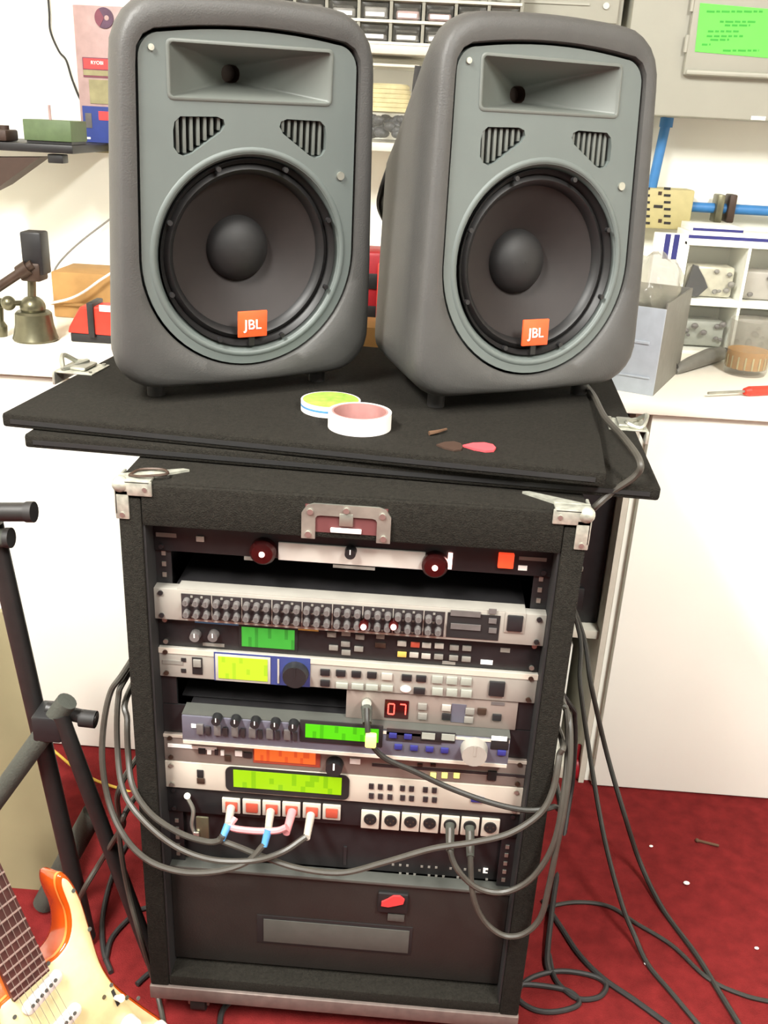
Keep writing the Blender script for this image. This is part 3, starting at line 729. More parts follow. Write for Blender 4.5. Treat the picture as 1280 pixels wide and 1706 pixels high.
MB().box(xs[0][0], xs[1][0]+0.04, fy-0.0012, fy, xs[0][1]-0.0035, xs[0][1]+0.0005).build('card_slot', 'knob_face', t)
for u in (722, 741, 761): fbox(t, 'light', 'led_yellow', u, 1291, 10, 9, fy, 0.002)
for u in (700, 722): fbox(t, 'button', 'brown_metal', u, 1274, 9, 5, fy, 0.002)
fbox(t, 'power_switch', 'ink_black', 820, 1291, 15, 15, fy, 0.003)
fbox(t, 'panel_line', 'white_face', 800, 1289, 120, 3, fy, 0.0008, 0)

# 8 white unit with a long lemon display
t = unit('signal_processor', 'white rack signal processor with a long yellow green display', 'signal processor', utop(6), 1, 'white_face', -0.004, scr='zinc')
fy = -0.004
x, z, w_, h_ = FR(479, 1304, 206, 40, fy)
fr = MB().prism([(x+a, fy, z+b) for a, b in rrect(w_/2, h_/2, 0.009, 5)], (0, -0.002, 0)).build('display_frame', 'ink_black', t)
fbox(t, 'display', 'lcd_lemon', 479, 1303, 180, 28, fy-0.002, 0.001, 0)
fbox(t, 'jack_block', 'ink_black', 334, 1288, 11, 12, fy, 0.002); fbox(t, 'jack_block', 'brown_metal', 335, 1300, 13, 9, fy, 0.002)
for u in (619, 634, 650, 671, 686, 709, 724):
    for v in (1309, 1325): fbox(t, 'button', 'knob_face', u, v+(u-619)*0.065, 8, 8, fy, 0.002, 0)
fbox(t, 'button', 'navy', 796, 1331, 22, 8, fy, 0.003)

# 9 patch panel with two groups of jacks
t = unit('patch_panel', 'black rack patch panel with six red and seven white jacks', 'patch panel', utop(7), 1, 'black_metal', 0.0, chass='black_inside', cd=0.06)
PATCH = t
for k, u in enumerate((386, 420, 453, 486, 520, 553)):
    v = 1340+2.2*k; j = fbox(t, 'jack', 'boot_white', u, v, 30, 24, 0, 0.004, 0.001)
    x, z, w_, h_ = FR(u, v+3, 20, 15, -0.004)
    MB().box(x-w_/2, x+w_/2, -0.006, -0.004, z-h_/2, z+h_/2, 0.001).build('jack_socket', 'jack_red', j)
for k, u in enumerate((617, 651, 684, 716, 750, 783, 817)):
    v = 1363+2.3*k; j = fbox(t, 'jack', 'white_face', u, v, 30, 29, 0, 0.004, 0.001)
    x, z, w_, h_ = FR(u, v+1, 22, 20, -0.004)
    so = MB().cyl((x, -0.004, z), (x, -0.0065, z), w_*0.48, n=18).build('jack_socket', 'ink_black', j)
    for dx, dz in ((-0.004, 0.0015), (0.004, 0.0015), (0, -0.0035)):
        MB().cyl((x+dx, -0.0065, z+dz), (x+dx, -0.0075, z+dz), 0.0012, n=6).build('contact', 'brown_metal', so)
# 10 black power amplifier set back
t = thing('power_amplifier', 'black power amplifier with small vent dots under the patch panel', 'amplifier', (0, 0.1, utop(10)), 'rack mounted equipment')
MB().box(-0.2413, 0.2413, 0.012, 0.016, utop(10)+0.001, utop(8)-0.001, 0.001).build('faceplate', 'black_metal', t)
MB().box(-0.217, 0.217, 0.016, 0.32, utop(10)+0.002, utop(8)-0.002).build('chassis', 'black_metal', t)
for k in range(14):
    for r_ in range(2):
        u, v = 655+12*k, 1440+0.8*k+14*r_
        if (k*3+r_) % 4 != 1: fbox(t, 'vent_dot', 'button_grey', u, v, 4, 3, 0.012, 0.001, 0)
fbox(t, 'label', 'ink_white', 809, 1450, 8, 8, 0.012, 0.001, 0)
fbox(t, 'panel_seam', 'black_plastic', 575, 1425, 5, 30, 0.012, 0.002, 0)
x, z, w_, h_ = FR(700, 1446, 1, 1, 0.012)
# 11 drawer
dz1 = utop(10)-0.001; dz0 = PY(500, 1612, -0.004).z
dr = thing('storage_drawer_unit', 'black rack drawer with grey label plate and red tagged lock', 'drawer', (0, 0.15, dz0), 'rack mounted equipment')
MB().box(-0.2413, 0.2413, -0.004, 0.002, dz0, dz1-0.006, 0.0015).build('drawer_front', 'drawer_black', dr)
MB().box(-0.2413, 0.2413, -0.008, 0.012, dz1-0.0055, dz1, 0.001).build('top_lip', 'plate_grey', dr)
MB().box(-0.215, 0.215, 0.003, 0.36, dz0+0.004, dz1-0.008).build('body', 'black_metal', dr)
pl = fbox(dr, 'plate_recess', 'ink_black', 557, 1557, 258, 46, -0.004, 0.0012, 0.0003)
fbox(dr, 'label_plate', 'plate_grey', 560, 1559, 242, 37, -0.0052, 0.0012, 0.0004)
lk = fbox(dr, 'lock', 'ink_black', 655, 1501, 50, 32, -0.004, 0.006, 0.002)
x, z, w_, h_ = FR(655, 1501, 38, 20, -0.012)
tg = [(-0.5, -0.45), (-0.2, -0.5), (0.1, -0.35), (0.45, -0.15), (0.5, 0.2), (0.3, 0.45), (0.0, 0.42), (-0.25, 0.1), (-0.5, -0.15)]
MB().prism([(x+a*w_, -0.0105, z+b*h_) for a, b in tg], (0, -0.003, 0)).build('red_tag', 'tag_red', lk)
fbox(dr, 'keeper', 'plate_grey', 660, 1527, 28, 12, -0.004, 0.003, 0.001)

# ------------------------------------------------------------------ cables
def path(pts):
    """(u, v, depth plane y) or (u, v, 'f') on the carpet or (u, v, 'z', height)"""
    out = []
    for q in pts:
        if q[0] != 'w' and q[2] == 'f': out.append(PZ(q[0], q[1], 0.0045))
        elif q[0] == 'w': out.append(Vector(q[1:]))
        elif q[2] == 'z': out.append(PZ(q[0], q[1], q[3]))
        else: out.append(PY(q[0], q[1], q[2]))
    return out
def cable(label, pts, r, m, plugs=(), name='audio_cable', group='audio cables'):
    P = path(pts); t = thing(name, label, 'cable', P[len(P)//2], group)
    MB().tube(spline(P, 8), r, 8).build('cord', m, t)
    for (a, b, rr, mm, nm) in plugs:
        MB().cyl(a, b, rr, rr*0.8, n=14).build(nm, mm, t)
    return t
def boot(u0, v0, y0, u1, v1, y1, r, m, nm='plug'): return (PY(u0, v0, y0), PY(u1, v1, y1), r, m, nm)
f1, f2, f3 = -0.055, -0.065, -0.075
cable('grey cable from the left bundle sweeping to the second blue boot plug', [('w', -0.20, 0.50, 0.62), ('w', -0.283, 0.48, 0.6), ('w', -0.285, 0.25, 0.59), (214, 1108, 0.05), (182, 1160, 0.02), (170, 1250, 0.0), (180, 1330, -0.02), (205, 1390, -0.05), (245, 1432, f2), (300, 1452, f3), (360, 1452, f3), (410, 1437, f2), (441, 1406, f1)], 0.0042, 'cable_grey',
      [boot(451, 1352, -0.006, 447, 1382, -0.045, 0.006, 'boot_white'), boot(447, 1382, -0.045, 440, 1410, -0.056, 0.0055, 'boot_blue', 'boot')])
cable('grey cable from the left bundle rising to the white plug', [('w', -0.20, 0.50, 0.6), ('w', -0.283, 0.48, 0.58), ('w', -0.285, 0.25, 0.57), (214, 1122, 0.05), (197, 1165, 0.02), (196, 1250, 0.0), (206, 1318, -0.03), (238, 1366, -0.055), (292, 1410, f2), (352, 1432, f2), (420, 1434, f2), (470, 1420, f2), (510, 1394, -0.05)], 0.0042, 'cable_grey',
      [boot(518, 1358, -0.006, 511, 1396, -0.05, 0.006, 'boot_white')])
cable('grey cable from the left bundle ending at the first blue boot plug', [('w', -0.20, 0.50, 0.58), ('w', -0.283, 0.48, 0.56), ('w', -0.285, 0.25, 0.55), (216, 1150, 0.05), (212, 1200, 0.01), (214, 1260, -0.01), (222, 1312, -0.035), (252, 1356, -0.05), (300, 1388, f1), (345, 1402, f1), (366, 1400, f1), (371, 1392, -0.054)], 0.0042, 'cable_grey',
      [boot(385, 1346, -0.006, 380, 1374, -0.04, 0.006, 'boot_white'), boot(380, 1374, -0.04, 369, 1400, -0.055, 0.0055, 'boot_blue', 'boot')])
cable('long grey cable sagging across the rack from the patch panel to the right side', [(362, 1398, -0.05), (400, 1412, f1), (440, 1428, f1), (500, 1447, f2), (570, 1454, f2), (640, 1437, f2), (720, 1414, f2), (790, 1403, f2), (850, 1388, f2), (900, 1355, f1), (922, 1315, -0.045), (932, 1260, -0.03), (936, 1230, 0.0), ('w', 0.284, 0.25, 0.46), ('w', 0.283, 0.48, 0.46), ('w', 0.20, 0.50, 0.47)], 0.0042, 'cable_grey')
cable('short pinkish patch cable looped between two red jacks', [(392, 1362, -0.03), (385, 1378, -0.04), (420, 1384, -0.045), (460, 1384, -0.045), (478, 1378, -0.045)], 0.0045, 'boot_pink',
      [boot(487, 1352, -0.006, 477, 1388, -0.045, 0.0062, 'boot_pink')])
cable('dark grey cable from the fifth white jack round the right frame', [(750, 1380, -0.02), (751, 1420, -0.045), (765, 1452, f1), (795, 1479, f1), (835, 1487, f1), (875, 1472, f1), (905, 1440, f1), (926, 1395, f1), (938, 1330, -0.045), (946, 1250, -0.02), (944, 1185, 0.0), (934, 1160, 0.03), ('w', 0.284, 0.25, 0.56), ('w', 0.283, 0.48, 0.56), ('w', 0.20, 0.50, 0.57)], 0.0040, 'cable_grey',
      [boot(750, 1374, -0.006, 750, 1418, -0.045, 0.0065, 'foam_grey')])
cable('dark grey cable from the sixth white jack looping low past the drawer', [(783, 1385, -0.02), (784, 1430, -0.045), (788, 1490, f1), (806, 1533, f1), (838, 1558, f1), (872, 1556, f1), (900, 1530, f1), (914, 1480, f1), (926, 1420, f1), (940, 1350, -0.05), (950, 1270, -0.03), (949, 1200, -0.005), (938, 1168, 0.03), ('w', 0.284, 0.25, 0.54), ('w', 0.283, 0.48, 0.54), ('w', 0.20, 0.50, 0.55)], 0.0040, 'cable_grey',
      [boot(783, 1378, -0.006, 784, 1428, -0.045, 0.0065, 'foam_grey')])
t = cable('dark antenna lead with yellow green tag hanging from the wireless receiver', [(611, 1180, -0.03), (612, 1205, -0.042), (617, 1235, -0.048), (640, 1262, -0.046), (690, 1285, -0.04), (750, 1313, -0.038), (820, 1338, -0.044), (880, 1350, -0.05), (922, 1344, -0.045), (932, 1330, 0.0), ('w', 0.284, 0.25, 0.43), ('w', 0.283, 0.48, 0.43), ('w', 0.20, 0.50, 0.44)], 0.0036, 'cable_dark',
      [boot(611, 1171, -0.004, 611, 1172, -0.022, 0.0075, 'zinc', 'connector'), boot(611, 1178, -0.020, 612, 1205, -0.04, 0.0075, 'foam_grey', 'connector_sleeve')])
p = PY(618, 1233, -0.052); MB().box(p.x-0.007, p.x+0.007, -0.056, -0.046, p.z-0.010, p.z+0.008, 0.002).build('tag', 'led_yellow', t)
# metal cable clip at the left of the patch panel
t = thing('cable_clip', 'dangling metal key and clip at the left of the patch panel', 'clip', PY(330, 1400, -0.01))
MB().cyl(PY(312, 1326, -0.002), PY(312, 1326, -0.012), 0.0045, n=12).build('stud', 'chrome', t)
MB().tube(spline(path([(313, 1330, -0.012), (322, 1350, -0.015), (320, 1375, -0.016), (328, 1395, -0.016)]), 6), 0.0028, 6).build('chain', 'zinc', t)
p = PY(338, 1375, -0.016)
MB().box(p.x-0.009, p.x+0.009, -0.019, -0.015, p.z-0.022, p.z+0.016, 0.002).build('clip_plate', 'steel_vise', t)
MB().box(p.x-0.012, p.x-0.004, -0.023, -0.019, p.z-0.02, p.z-0.008, 0.001).build('clip_tongue', 'chrome', t)
# cables down the right side of the rack and over the carpet
cable('dark cable hanging beside the rack and crossing the carpet, nearer the rack', [('w', 0.20, 0.49, 0.66), ('w', 0.27, 0.485, 0.65), (962, 1040, 0.47), (967, 1140, 0.40), (985, 1270, 0.35), (1008, 1400, 0.27), (1036, 1505, 0.21), (1058, 1560, 'z', 0.02), (1080, 1607, 'f'), (1120, 1655, 'f'), (1165, 1708, 'f'), (1200, 1745, 'f')], 0.0042, 'cable_dark')
cable('dark cable hanging beside the rack and crossing the carpet, farther right', [('w', 0.19, 0.50, 0.64), ('w', 0.27, 0.50, 0.64), (966, 1040, 0.49), (985, 1140, 0.44), (1010, 1250, 0.42), (1040, 1355, 0.36), (1068, 1440, 'z', 0.03), (1105, 1515, 'f'), (1160, 1590, 'f'), (1200, 1655, 'f'), (1240, 1720, 'f')], 0.0046, 'cable_dark')
cable('thin dark cable lying on the carpet to the right edge', [(905, 1512, 'f'), (960, 1503, 'f'), (1015, 1510, 'f'), (1060, 1538, 'f'), (1120, 1575, 'f'), (1180, 1630, 'f'), (1240, 1658, 'f'), (1300, 1672, 'f')], 0.0036, 'cable_dark')
cable('black cable running from under the rack to the bottom edge', [(905, 1500, 'f'), (935, 1545, 'f'), (965, 1590, 'f'), (1005, 1630, 'f'), (1060, 1668, 'f'), (1120, 1712, 'f')], 0.0046, 'black_rubber')
cable('black cable coiled in a loop on the carpet beside the rack', [(915, 1590, 'f'), (925, 1630, 'f'), (948, 1655, 'f'), (970, 1665, 'f'), (1000, 1660, 'f'), (1010, 1640, 'f'), (985, 1625, 'f'), (930, 1618, 'f'), (880, 1632, 'f'), (862, 1660, 'f'), (890, 1682, 'f'), (930, 1685, 'f'), (965, 1672, 'f'), (945, 1650, 'f'), (880, 1640, 'f'), (850, 1645, 'f')], 0.0042, 'black_rubber')
cable('black cable upright behind the right rack corner', [('w', 0.2, 0.5, 0.5), (940, 1160, 0.49), (958, 1200, 0.5), (955, 1290, 0.5), (948, 1340, 0.48), (935, 1420, 0.4), (922, 1500, 0.25), (912, 1590, 'z', 0.01), (915, 1620, 'f')], 0.005, 'black_rubber')
# left floor cables
cable('grey cable hanging left of the rack down to the caster', [('w', -0.2, 0.49, 0.42), ('w', -0.285, 0.46, 0.41), ('w', -0.287, 0.2, 0.40), (205, 1300, 0.02), (198, 1360, 0.02), (202, 1420, 0.02), (215, 1490, 0.02), (234, 1560, 0.0), (255, 1630, 'z', 0.03), (268, 1680, 'f'), (275, 1720, 'f')], 0.004, 'cable_grey')
cable('grey cable slanting from the bundle to the guitar', [('w', -0.2, 0.49, 0.36), ('w', -0.285, 0.46, 0.35), ('w', -0.287, 0.2, 0.34), (214, 1345, 0.03), (205, 1375, 0.03), (190, 1400, 0.04), (165, 1440, 0.06), (140, 1482, 0.05), (118, 1530, 'z', 0.03), (100, 1560, 'f'), (70, 1580, 'f')], 0.0042, 'cable_grey')
cable('dark cable curving on the carpet behind the guitar', [(215, 1400, 'f'), (190, 1450, 'f'), (172, 1520, 'f'), (172, 1580, 'f'), (185, 1620, 'f')], 0.0042, 'black_rubber')
cable('dark cable crossing the carpet towards the rack base', [(262, 1512, 'f'), (235, 1515, 'f'), (210, 1535, 'f'), (185, 1565, 'f'), (176, 1600, 'f')], 0.0042, 'black_rubber')
cable('short dark cable peeking from under the rack by the caster', [(270, 1610, 'f'), (248, 1622, 'f'), (228, 1640, 'f')], 0.0042, 'black_rubber')
cable('black cable trailing under the rack between the casters', [(400, 1655, 'f'), (372, 1682, 'f'), (365, 1715, 'f')], 0.0045, 'black_rubber')
cable('thin yellow cable on the floor behind the stand', [(70, 1235, 0.5), (95, 1255, 0.49), (125, 1280, 0.48), (160, 1300, 0.47), (200, 1314, 0.46), (225, 1322, 0.46)], 0.0028, 'cable_yellow')
# cable from the right loudspeaker over the lid edge
cable('grey cable from the right loudspeaker hanging over the lid edge', [(975, 640, 'z', ZL+0.006), (990, 660, 'z', ZL+0.006), (1008, 695, 'z', ZL+0.012), (1040, 730, 'z', ZL+0.02), (1066, 768, 'z', ZL+0.012), (1060, 792, 'z', ZL-0.005), (1020, 820, 0.02), (990, 846, 0.02), (975, 860, 0.06)], 0.0042, 'cable_grey')
cable('black cord dangling behind the right loudspeaker', [(698, 110, 0.5), (694, 140, 0.5), (691, 170, 0.5), (682, 205, 0.5), (663, 245, 0.5), (648, 285, 0.5), (637, 318, 0.5), (634, 345, 0.52), (650, 380, 0.55)], 0.006, 'black_rubber')

# ------------------------------------------------------------------ small things on the upper lid
def tape(u, v, rpx, h, label, inner, top):
    c = PZ(u, v, ZL); r = (PZ(u+rpx, v, ZL)-c).length; t = thing('tape_roll', label, 'tape roll', c, 'tape rolls on the lid')
    z = ZL+0.0004
    MB().lathe([(r*0.86, 0), (r, 0), (r, h), (r*0.9, h)], (c.x, c.y, z), (0, 0, 1), 40).build('tape', top[0], t)
    MB().lathe([(r*0.9, h), (r*0.86, h+0.0003), (r*0.83, h), (r*0.83, 0), (r*0.87, 0)], (c.x, c.y, z), (0, 0, 1), 40).build('core', inner, t)
    if top[1]: MB().lathe([(0.0005, h+0.0006), (r*0.9, h+0.0006), (r*0.94, h+0.0003)], (c.x, c.y, z), (0, 0, 1), 40).build('label_disc', top[1], t)
    if top[1]: MB().lathe([(r+0.0002, h*0.45), (r+0.0003, h*0.55), (r+0.0002, h*0.65)], (c.x, c.y, z), (0, 0, 1), 40).build('blue_band', 'boot_blue', t)
tape(551, 683, 49, 0.014, 'white tape roll with green label disc behind the other roll', 'tape_white', ('tape_white', 'tape_green'))
tape(599, 712, 52, 0.021, 'open white tape roll with reddish core at the lid front', 'tape_inner', ('tape_white', None))
c = PZ(797, 746, ZL)
pk = [(0.021, -0.002), (0.018, -0.010), (0.008, -0.013), (-0.006, -0.009), (-0.019, -0.001), (-0.006, 0.008), (0.008, 0.011), (0.018, 0.007)]
solo(MB().prism([(c.x+a, c.y+b*1.3, ZL+0.0003) for a, b in pk], (0, 0, 0.0025)), 'guitar_pick', 'pick_red', 'red guitar pick lying on the lid', 'guitar pick', smooth=30)
c = PZ(748, 744, ZL)
solo(MB().prism([(c.x+a*0.8, c.y+b*1.4, ZL+0.0003) for a, b in pk], (0, 0, 0.002)), 'guitar_pick', 'throat_brown', 'dark brown guitar pick beside the red one', 'guitar pick', smooth=30)
a, b, c2 = PZ(715, 722, ZL+0.003), PZ(730, 719, ZL+0.004), PZ(744, 715, ZL+0.003)
solo(MB().tube(spline([a, b, c2], 4), lambda s: 0.003-0.0015*s, 6), 'wood_splinter', 'twig', 'small brown wood splinter on the lid', 'splinter')
# crumbs on the carpet
for k, (u, v, s) in enumerate(((1144, 1472, 0.006), (1261, 1580, 0.004), (1085, 1410, 0.004), (1078, 1606, 0.005))):
    p = PZ(u, v, 0.003)
    solo(MB().sphere((p.x, p.y, 0.002+s*0.4), s, (1, 0.7, 0.5), 8, 6), 'paper_scrap', 'tape_white', ('white paper scrap on the open carpet at right', 'tiny white paper scrap near the right edge of the carpet', 'small pale scrap on the carpet close to the cabinet', 'pale scrap under the cable crossing the carpet')[k], 'scrap', 'paper scraps on the carpet')
p, q = PZ(1162, 1400, 0.004), PZ(1198, 1409, 0.004)
solo(MB().cyl(p, q, 0.0025, n=8).sphere(p, 0.004), 'nail', 'twig', 'dark nail lying on the red carpet', 'nail')

# ------------------------------------------------------------------ back wall: shelves, bins, electrical panel
YW = 1.19
def shelf(name, label, xa, xb, y0, z, th=0.016):
    t = thing(name, label, 'shelf', ((xa+xb)/2, YW, z-th))
    MB().box(xa, xb, y0, YW-0.001, z-th, z, 0.002).build('board', 'shelf_white', t)
    for x in (xa+0.06, xb-0.06):
        MB().prism([(x-0.006, YW-0.001, z-th), (x-0.006, y0+0.03, z-th), (x-0.006, YW-0.001, z-th-0.06)], (0.012, 0, 0)).build('bracket', 'shelf_white', t)
za = PY(640, 74, 0.99).z; zb_ = PY(640, 238, 0.99).z
shelf('wall_shelf', 'upper white wall shelf carrying the clear drawer bins', -0.36, 0.22, 0.99, za)
shelf('wall_shelf', 'lower white wall shelf holding the clear jar behind the loudspeakers', -0.36, 0.22, 0.99, zb_)
# clear parts drawers on the upper shelf
t = thing('parts_cabinet', 'clear plastic parts drawer cabinet on the upper wall shelf', 'parts cabinet', (-0.07, 1.08, za))
zr = PY(640, 32, 1.0).z - za; n_c = 9; xa, xb = -0.35, 0.21; cw = (xb-xa)/n_c
MB().box(xa, xb, 1.17, 1.18, za, za+2.6*zr).build('back', 'bin_frame', t)
for k in range(n_c+1): MB().box(xa+cw*k-0.003, xa+cw*k+0.003, 1.0, 1.17, za+0.0005, za+2.6*zr).build('divider', 'bin_frame', t)
for r_ in range(3):
    MB().box(xa, xb, 0.998, 1.17, za+zr*r_*0.86+0.0008, za+zr*r_*0.86+0.006).build('rail', 'shelf_white', t)
for r_ in range(2):
    for k in range(n_c):
        x0, x1 = xa+cw*k+0.005, xa+cw*(k+1)-0.005; z0 = za+zr*0.86*r_+0.008; z1 = za+zr*0.86*(r_+1)-0.003
        d = MB().box(x0, x1, 1.004, 1.007, z0, z1, 0.0008).build('drawer', 'clear_plastic', t)
        MB().box(x0+0.006, x1-0.006, 0.998, 1.004, z0+(z1-z0)*0.55, z0+(z1-z0)*0.7, 0.001).build('pull', 'clear_plastic', d)
        MB().box(x0+0.003, x1-0.003, 1.02, 1.14, z0, z0+(z1-z0)*random.uniform(0.4, 0.8), 0.004).build('contents', random.choice(['button_grey', 'pack_pink', 'button_teal', 'bag_pattern', 'knob_grey']), d)
        MB().box(x0+0.008, x1-0.008, 1.0025, 1.004, z0+0.003, z0+0.010).build('label_strip', 'ink_white', d)
# clear tub with cream and black bits on the lower shelf
p0, p1 = PY(616, 235, 1.03), PY(690, 237, 1.03); zt_ = PY(650, 112, 1.03).z
t = thing('clear_tub', 'clear plastic tub with cream coil and black bits on the lower shelf', 'tub', ((p0.x+p1.x)/2, 1.09, zb_))
xa, xb = p0.x-0.03, p1.x
m = MB()
for b in ((xa, xb, 1.02, 1.023), (xa, xb, 1.147, 1.15)): m.box(b[0], b[1], b[2], b[3], zb_+0.0005, zt_)
m.box(xa, xa+0.003, 1.02, 1.15, zb_+0.0005, zt_); m.box(xb-0.003, xb, 1.02, 1.15, zb_+0.0005, zt_); m.box(xa, xb, 1.02, 1.15, zb_+0.0005, zb_+0.004)
m.build('tub', 'clear_plastic', t)
MB().box(xa-0.003, xb+0.003, 1.017, 1.153, zt_, zt_+0.006, 0.002).build('lid', 'shelf_white', t)
cxm = (xa+xb)/2+0.01
m = MB()
for k in range(6): m.tube([(cxm-0.008+0.046*math.cos(a)*(1-0.04*k), 1.085+0.034*math.sin(a), zb_+0.062+0.0085*k) for a in [2*math.pi*i/20 for i in range(21)]], 0.006, 6, False)
m.build('coil', 'stuff_cream', t)
m = MB()
for k in range(34): m.sphere((random.uniform(xa+0.018, xb-0.018), random.uniform(1.037, 1.10), zb_+random.uniform(0.014, 0.046)), 0.013, (1, 0.8, 0.7), 8, 6)
m.build('bits', 'stuff_black', t, kind='stuff')

# grey wall cabinet above the right loudspeaker
pa, pb = PY(800, 22, 1.05), PY(1036, 50, 1.05)
t = thing('wall_cabinet', 'grey metal wall box left of the electrical panel', 'wall box', ((pa.x+pb.x)/2, YW, pb.z))
MB().box(pa.x-0.0, pb.x, 1.06, YW-0.001, pb.z, pb.z+0.42, 0.004).build('body', 'panel_grey', t)
MB().box(pa.x+0.01, pb.x-0.01, 1.05, 1.06, pb.z+0.010, pb.z+0.41, 0.003).build('door', 'panel_grey', t)
p = PY(1010, 10, 1.05); MB().cyl((p.x, 1.046, p.z), (p.x, 1.05, p.z), 0.006, n=14).build('screw', 'chrome', t)
p = PY(905, 4, 1.05); MB().box(p.x-0.09, p.x+0.09, 1.047, 1.05, p.z-0.002, p.z+0.002).build('door_rib', 'panel_grey', t)
# electrical panel
YP = 1.04
pl_, pr_ = PY(1043, 100, YP), PY(1085, 192, YP)
xl, zl = pl_.x, pr_.z
t = thing('electrical_panel', 'grey electrical panel on the wall with green notice on its door', 'electrical panel', (xl+0.3, YW, zl))
MB().box(xl, xl+0.62, YP, YW-0.001, zl, zl+0.62, 0.004).build('body', 'panel_grey', t)
d0 = PY(1138, 125, YP-0.012)
door = MB().box(d0.x, xl+0.60, YP-0.014, YP-0.0005, d0.z, zl+0.58, 0.004).build('door', 'panel_grey', t)
MB().box(d0.x+0.004, xl+0.60, YP-0.020, YP-0.014, d0.z+0.001, d0.z+0.010, 0.003).build('door_lip', 'panel_grey', door)
for dz in (0.04, 0.11): MB().cyl((d0.x-0.002, YP-0.010, d0.z+dz), (d0.x-0.002, YP-0.010, d0.z+dz+0.03), 0.004, n=10).build('hinge', 'panel_grey', door)
p = PY(1262, 204, YP); MB().box(p.x-0.014, p.x+0.014, YP-0.003, YP, zl+0.001, zl+0.008).build('label', 'ink_white', t)
yn = YP-0.0145
q = [PY(1167, 5, yn), PY(1292, 16, yn), PY(1284, 97, yn), PY(1158, 86, yn)]
nt = MB().prism([(a.x, yn, a.z) for a in q], (0, -0.0008, 0)).build('notice', 'note_green', door)
for u0, u1, v in ((1178, 1272, 19), (1200, 1262, 36), (1208, 1250, 42), (1180, 1232, 52), (1178, 1240, 60), (1184, 1215, 66), (1170, 1184, 74), (1205, 1265, 84)):
    u = u0
    while u < u1:
        w_ = random.choice((6, 9, 13)); a, b = PY(u, v, yn-0.001), PY(min(u+w_, u1), v+0.6, yn-0.001)
        MB().box(a.x, b.x, yn-0.0014, yn-0.0008, a.z-0.0017, a.z+0.0017).build('printed_word', 'note_ink', nt)
        u += w_+3
# blue conduits
a, b = PY(1112, 196, 1.15), PY(1086, 315, 1.15)
solo(MB().cyl((a.x, 1.15, zl-0.001), (b.x, 1.15, b.z), 0.0105, n=16).cyl((a.x, 1.15, zl-0.02), (a.x, 1.15, zl-0.001), 0.014, n=16), 'conduit', 'pipe_blue', 'blue conduit dropping from the electrical panel', 'conduit', 'blue conduits')
a, b = PY(1140, 344, 1.15), PY(1330, 356, 1.15)
t = thing('conduit', 'blue horizontal conduit along the wall above the parts drawers', 'conduit', (a.x, 1.15, a.z), 'blue conduits')
MB().cyl((a.x, 1.15, a.z), (b.x+0.3, 1.15, a.z), 0.0105, n=16).build('pipe', 'pipe_blue', t)
for u in (1198, 1218):
    p = PY(u, 345, 1.14); MB().box(p.x-0.008, p.x+0.008, 1.128, 1.17, p.z-0.032, p.z+0.026, 0.003).build('clamp', 'steel_vise' if u < 1205 else 'brown_metal', t)
# beige outlet box
a, b = PY(1060, 312, 1.12), PY(1148, 384, 1.12)
t = thing('outlet_box', 'beige outlet box with rows of slots under the blue conduit', 'outlet', ((a.x+b.x)/2, YW, b.z))
MB().box(a.x-0.05, b.x, 1.12, YW-0.001, b.z, a.z, 0.004).build('body', 'beige_plastic', t)
for u, du in ((1078, 10), (1112, 11)):
    for k in range(6): fbox(t, 'slot', 'ink_black', u, 314+k*11.5, du, 4, 1.12, 0.001, 0)
fbox(t, 'slot', 'ink_black', 1097, 344, 15, 5, 1.12, 0.001, 0)
for v in (322, 368): fbox(t, 'screw', 'brown_metal', 1100, v, 6, 6, 1.12, 0.001, 0)

# ------------------------------------------------------------------ right end of the counter
# parts drawers
yd = 0.98
a, b = PY(1148, 402, yd), PY(1148, 612, yd)
xa, xb, z1 = a.x, a.x+0.36, PY(1200, 406, yd).z
t = thing('parts_cabinet', 'clear parts drawer cabinet at the right end of the counter', 'parts cabinet', (xa+0.18, 1.05, ZC))
fw_ = 0.006
zm = PY(1200, 503, yd).z; xm = PY(1240, 470, yd).x; xm2 = xm+(xm-xa)
MB().box(xa, xb, 1.10, 1.106, ZC, z1).build('back', 'white_laminate', t)
for x in (xa, xm, xm2, xb): MB().box(x-0.003, x+0.003, yd, 1.10, ZC+0.0005, z1).build('divider', 'white_laminate', t)
for z, h_ in ((z1, 0.006), (zm, 0.010), (ZC+0.006, 0.006)): MB().box(xa-0.003, xb, yd-0.002, 1.10, z-h_, z+0.002, 0.001).build('shelf', 'white_laminate', t)
for (x0, x1) in ((xa, xm), (xm, xm2), (xm2, xb)):
    for (z0, zz) in ((ZC+0.012, zm-0.012), (zm+0.004, z1-0.008)):
        d = MB().box(x0+0.005, x1-0.005, yd+0.004, yd+0.006, z0, zz, 0.0005).build('drawer', 'clear_plastic', t)
        MB().box(x0+0.012, x1-0.012, yd+0.03, yd+0.09, z0, z0+(zz-z0)*random.uniform(0.5, 0.8), 0.006).build('contents', random.choice(['button_pale', 'bag_pattern', 'button_teal']), d)
        sc_ = MB()
        for k in range(9): sc_.sphere((random.uniform(x0+0.016, x1-0.016), yd+random.uniform(0.016, 0.026), z0+random.uniform(0.008, (zz-z0)*0.6)), random.uniform(0.004, 0.008), (1, 0.6, 0.8), 8, 6)
        sc_.build('small_parts', random.choice(['knob_grey', 'pack_olive', 'button_grey']), d, kind='stuff')
        if x0 == xa and z0 > zm:
            q = [(x0+0.010, z0+0.004), (x0+0.040, z0+0.002), (x0+0.058, z0+0.022), (x0+0.048, z0+0.040), (x0+0.030, z0+0.064), (x0+0.022, z0+0.066), (x0+0.016, z0+0.034)]
            MB().prism([(x, yd+0.012, z) for x, z in q], (0, 0.012, 0)).build('black_part', 'stuff_black', d)
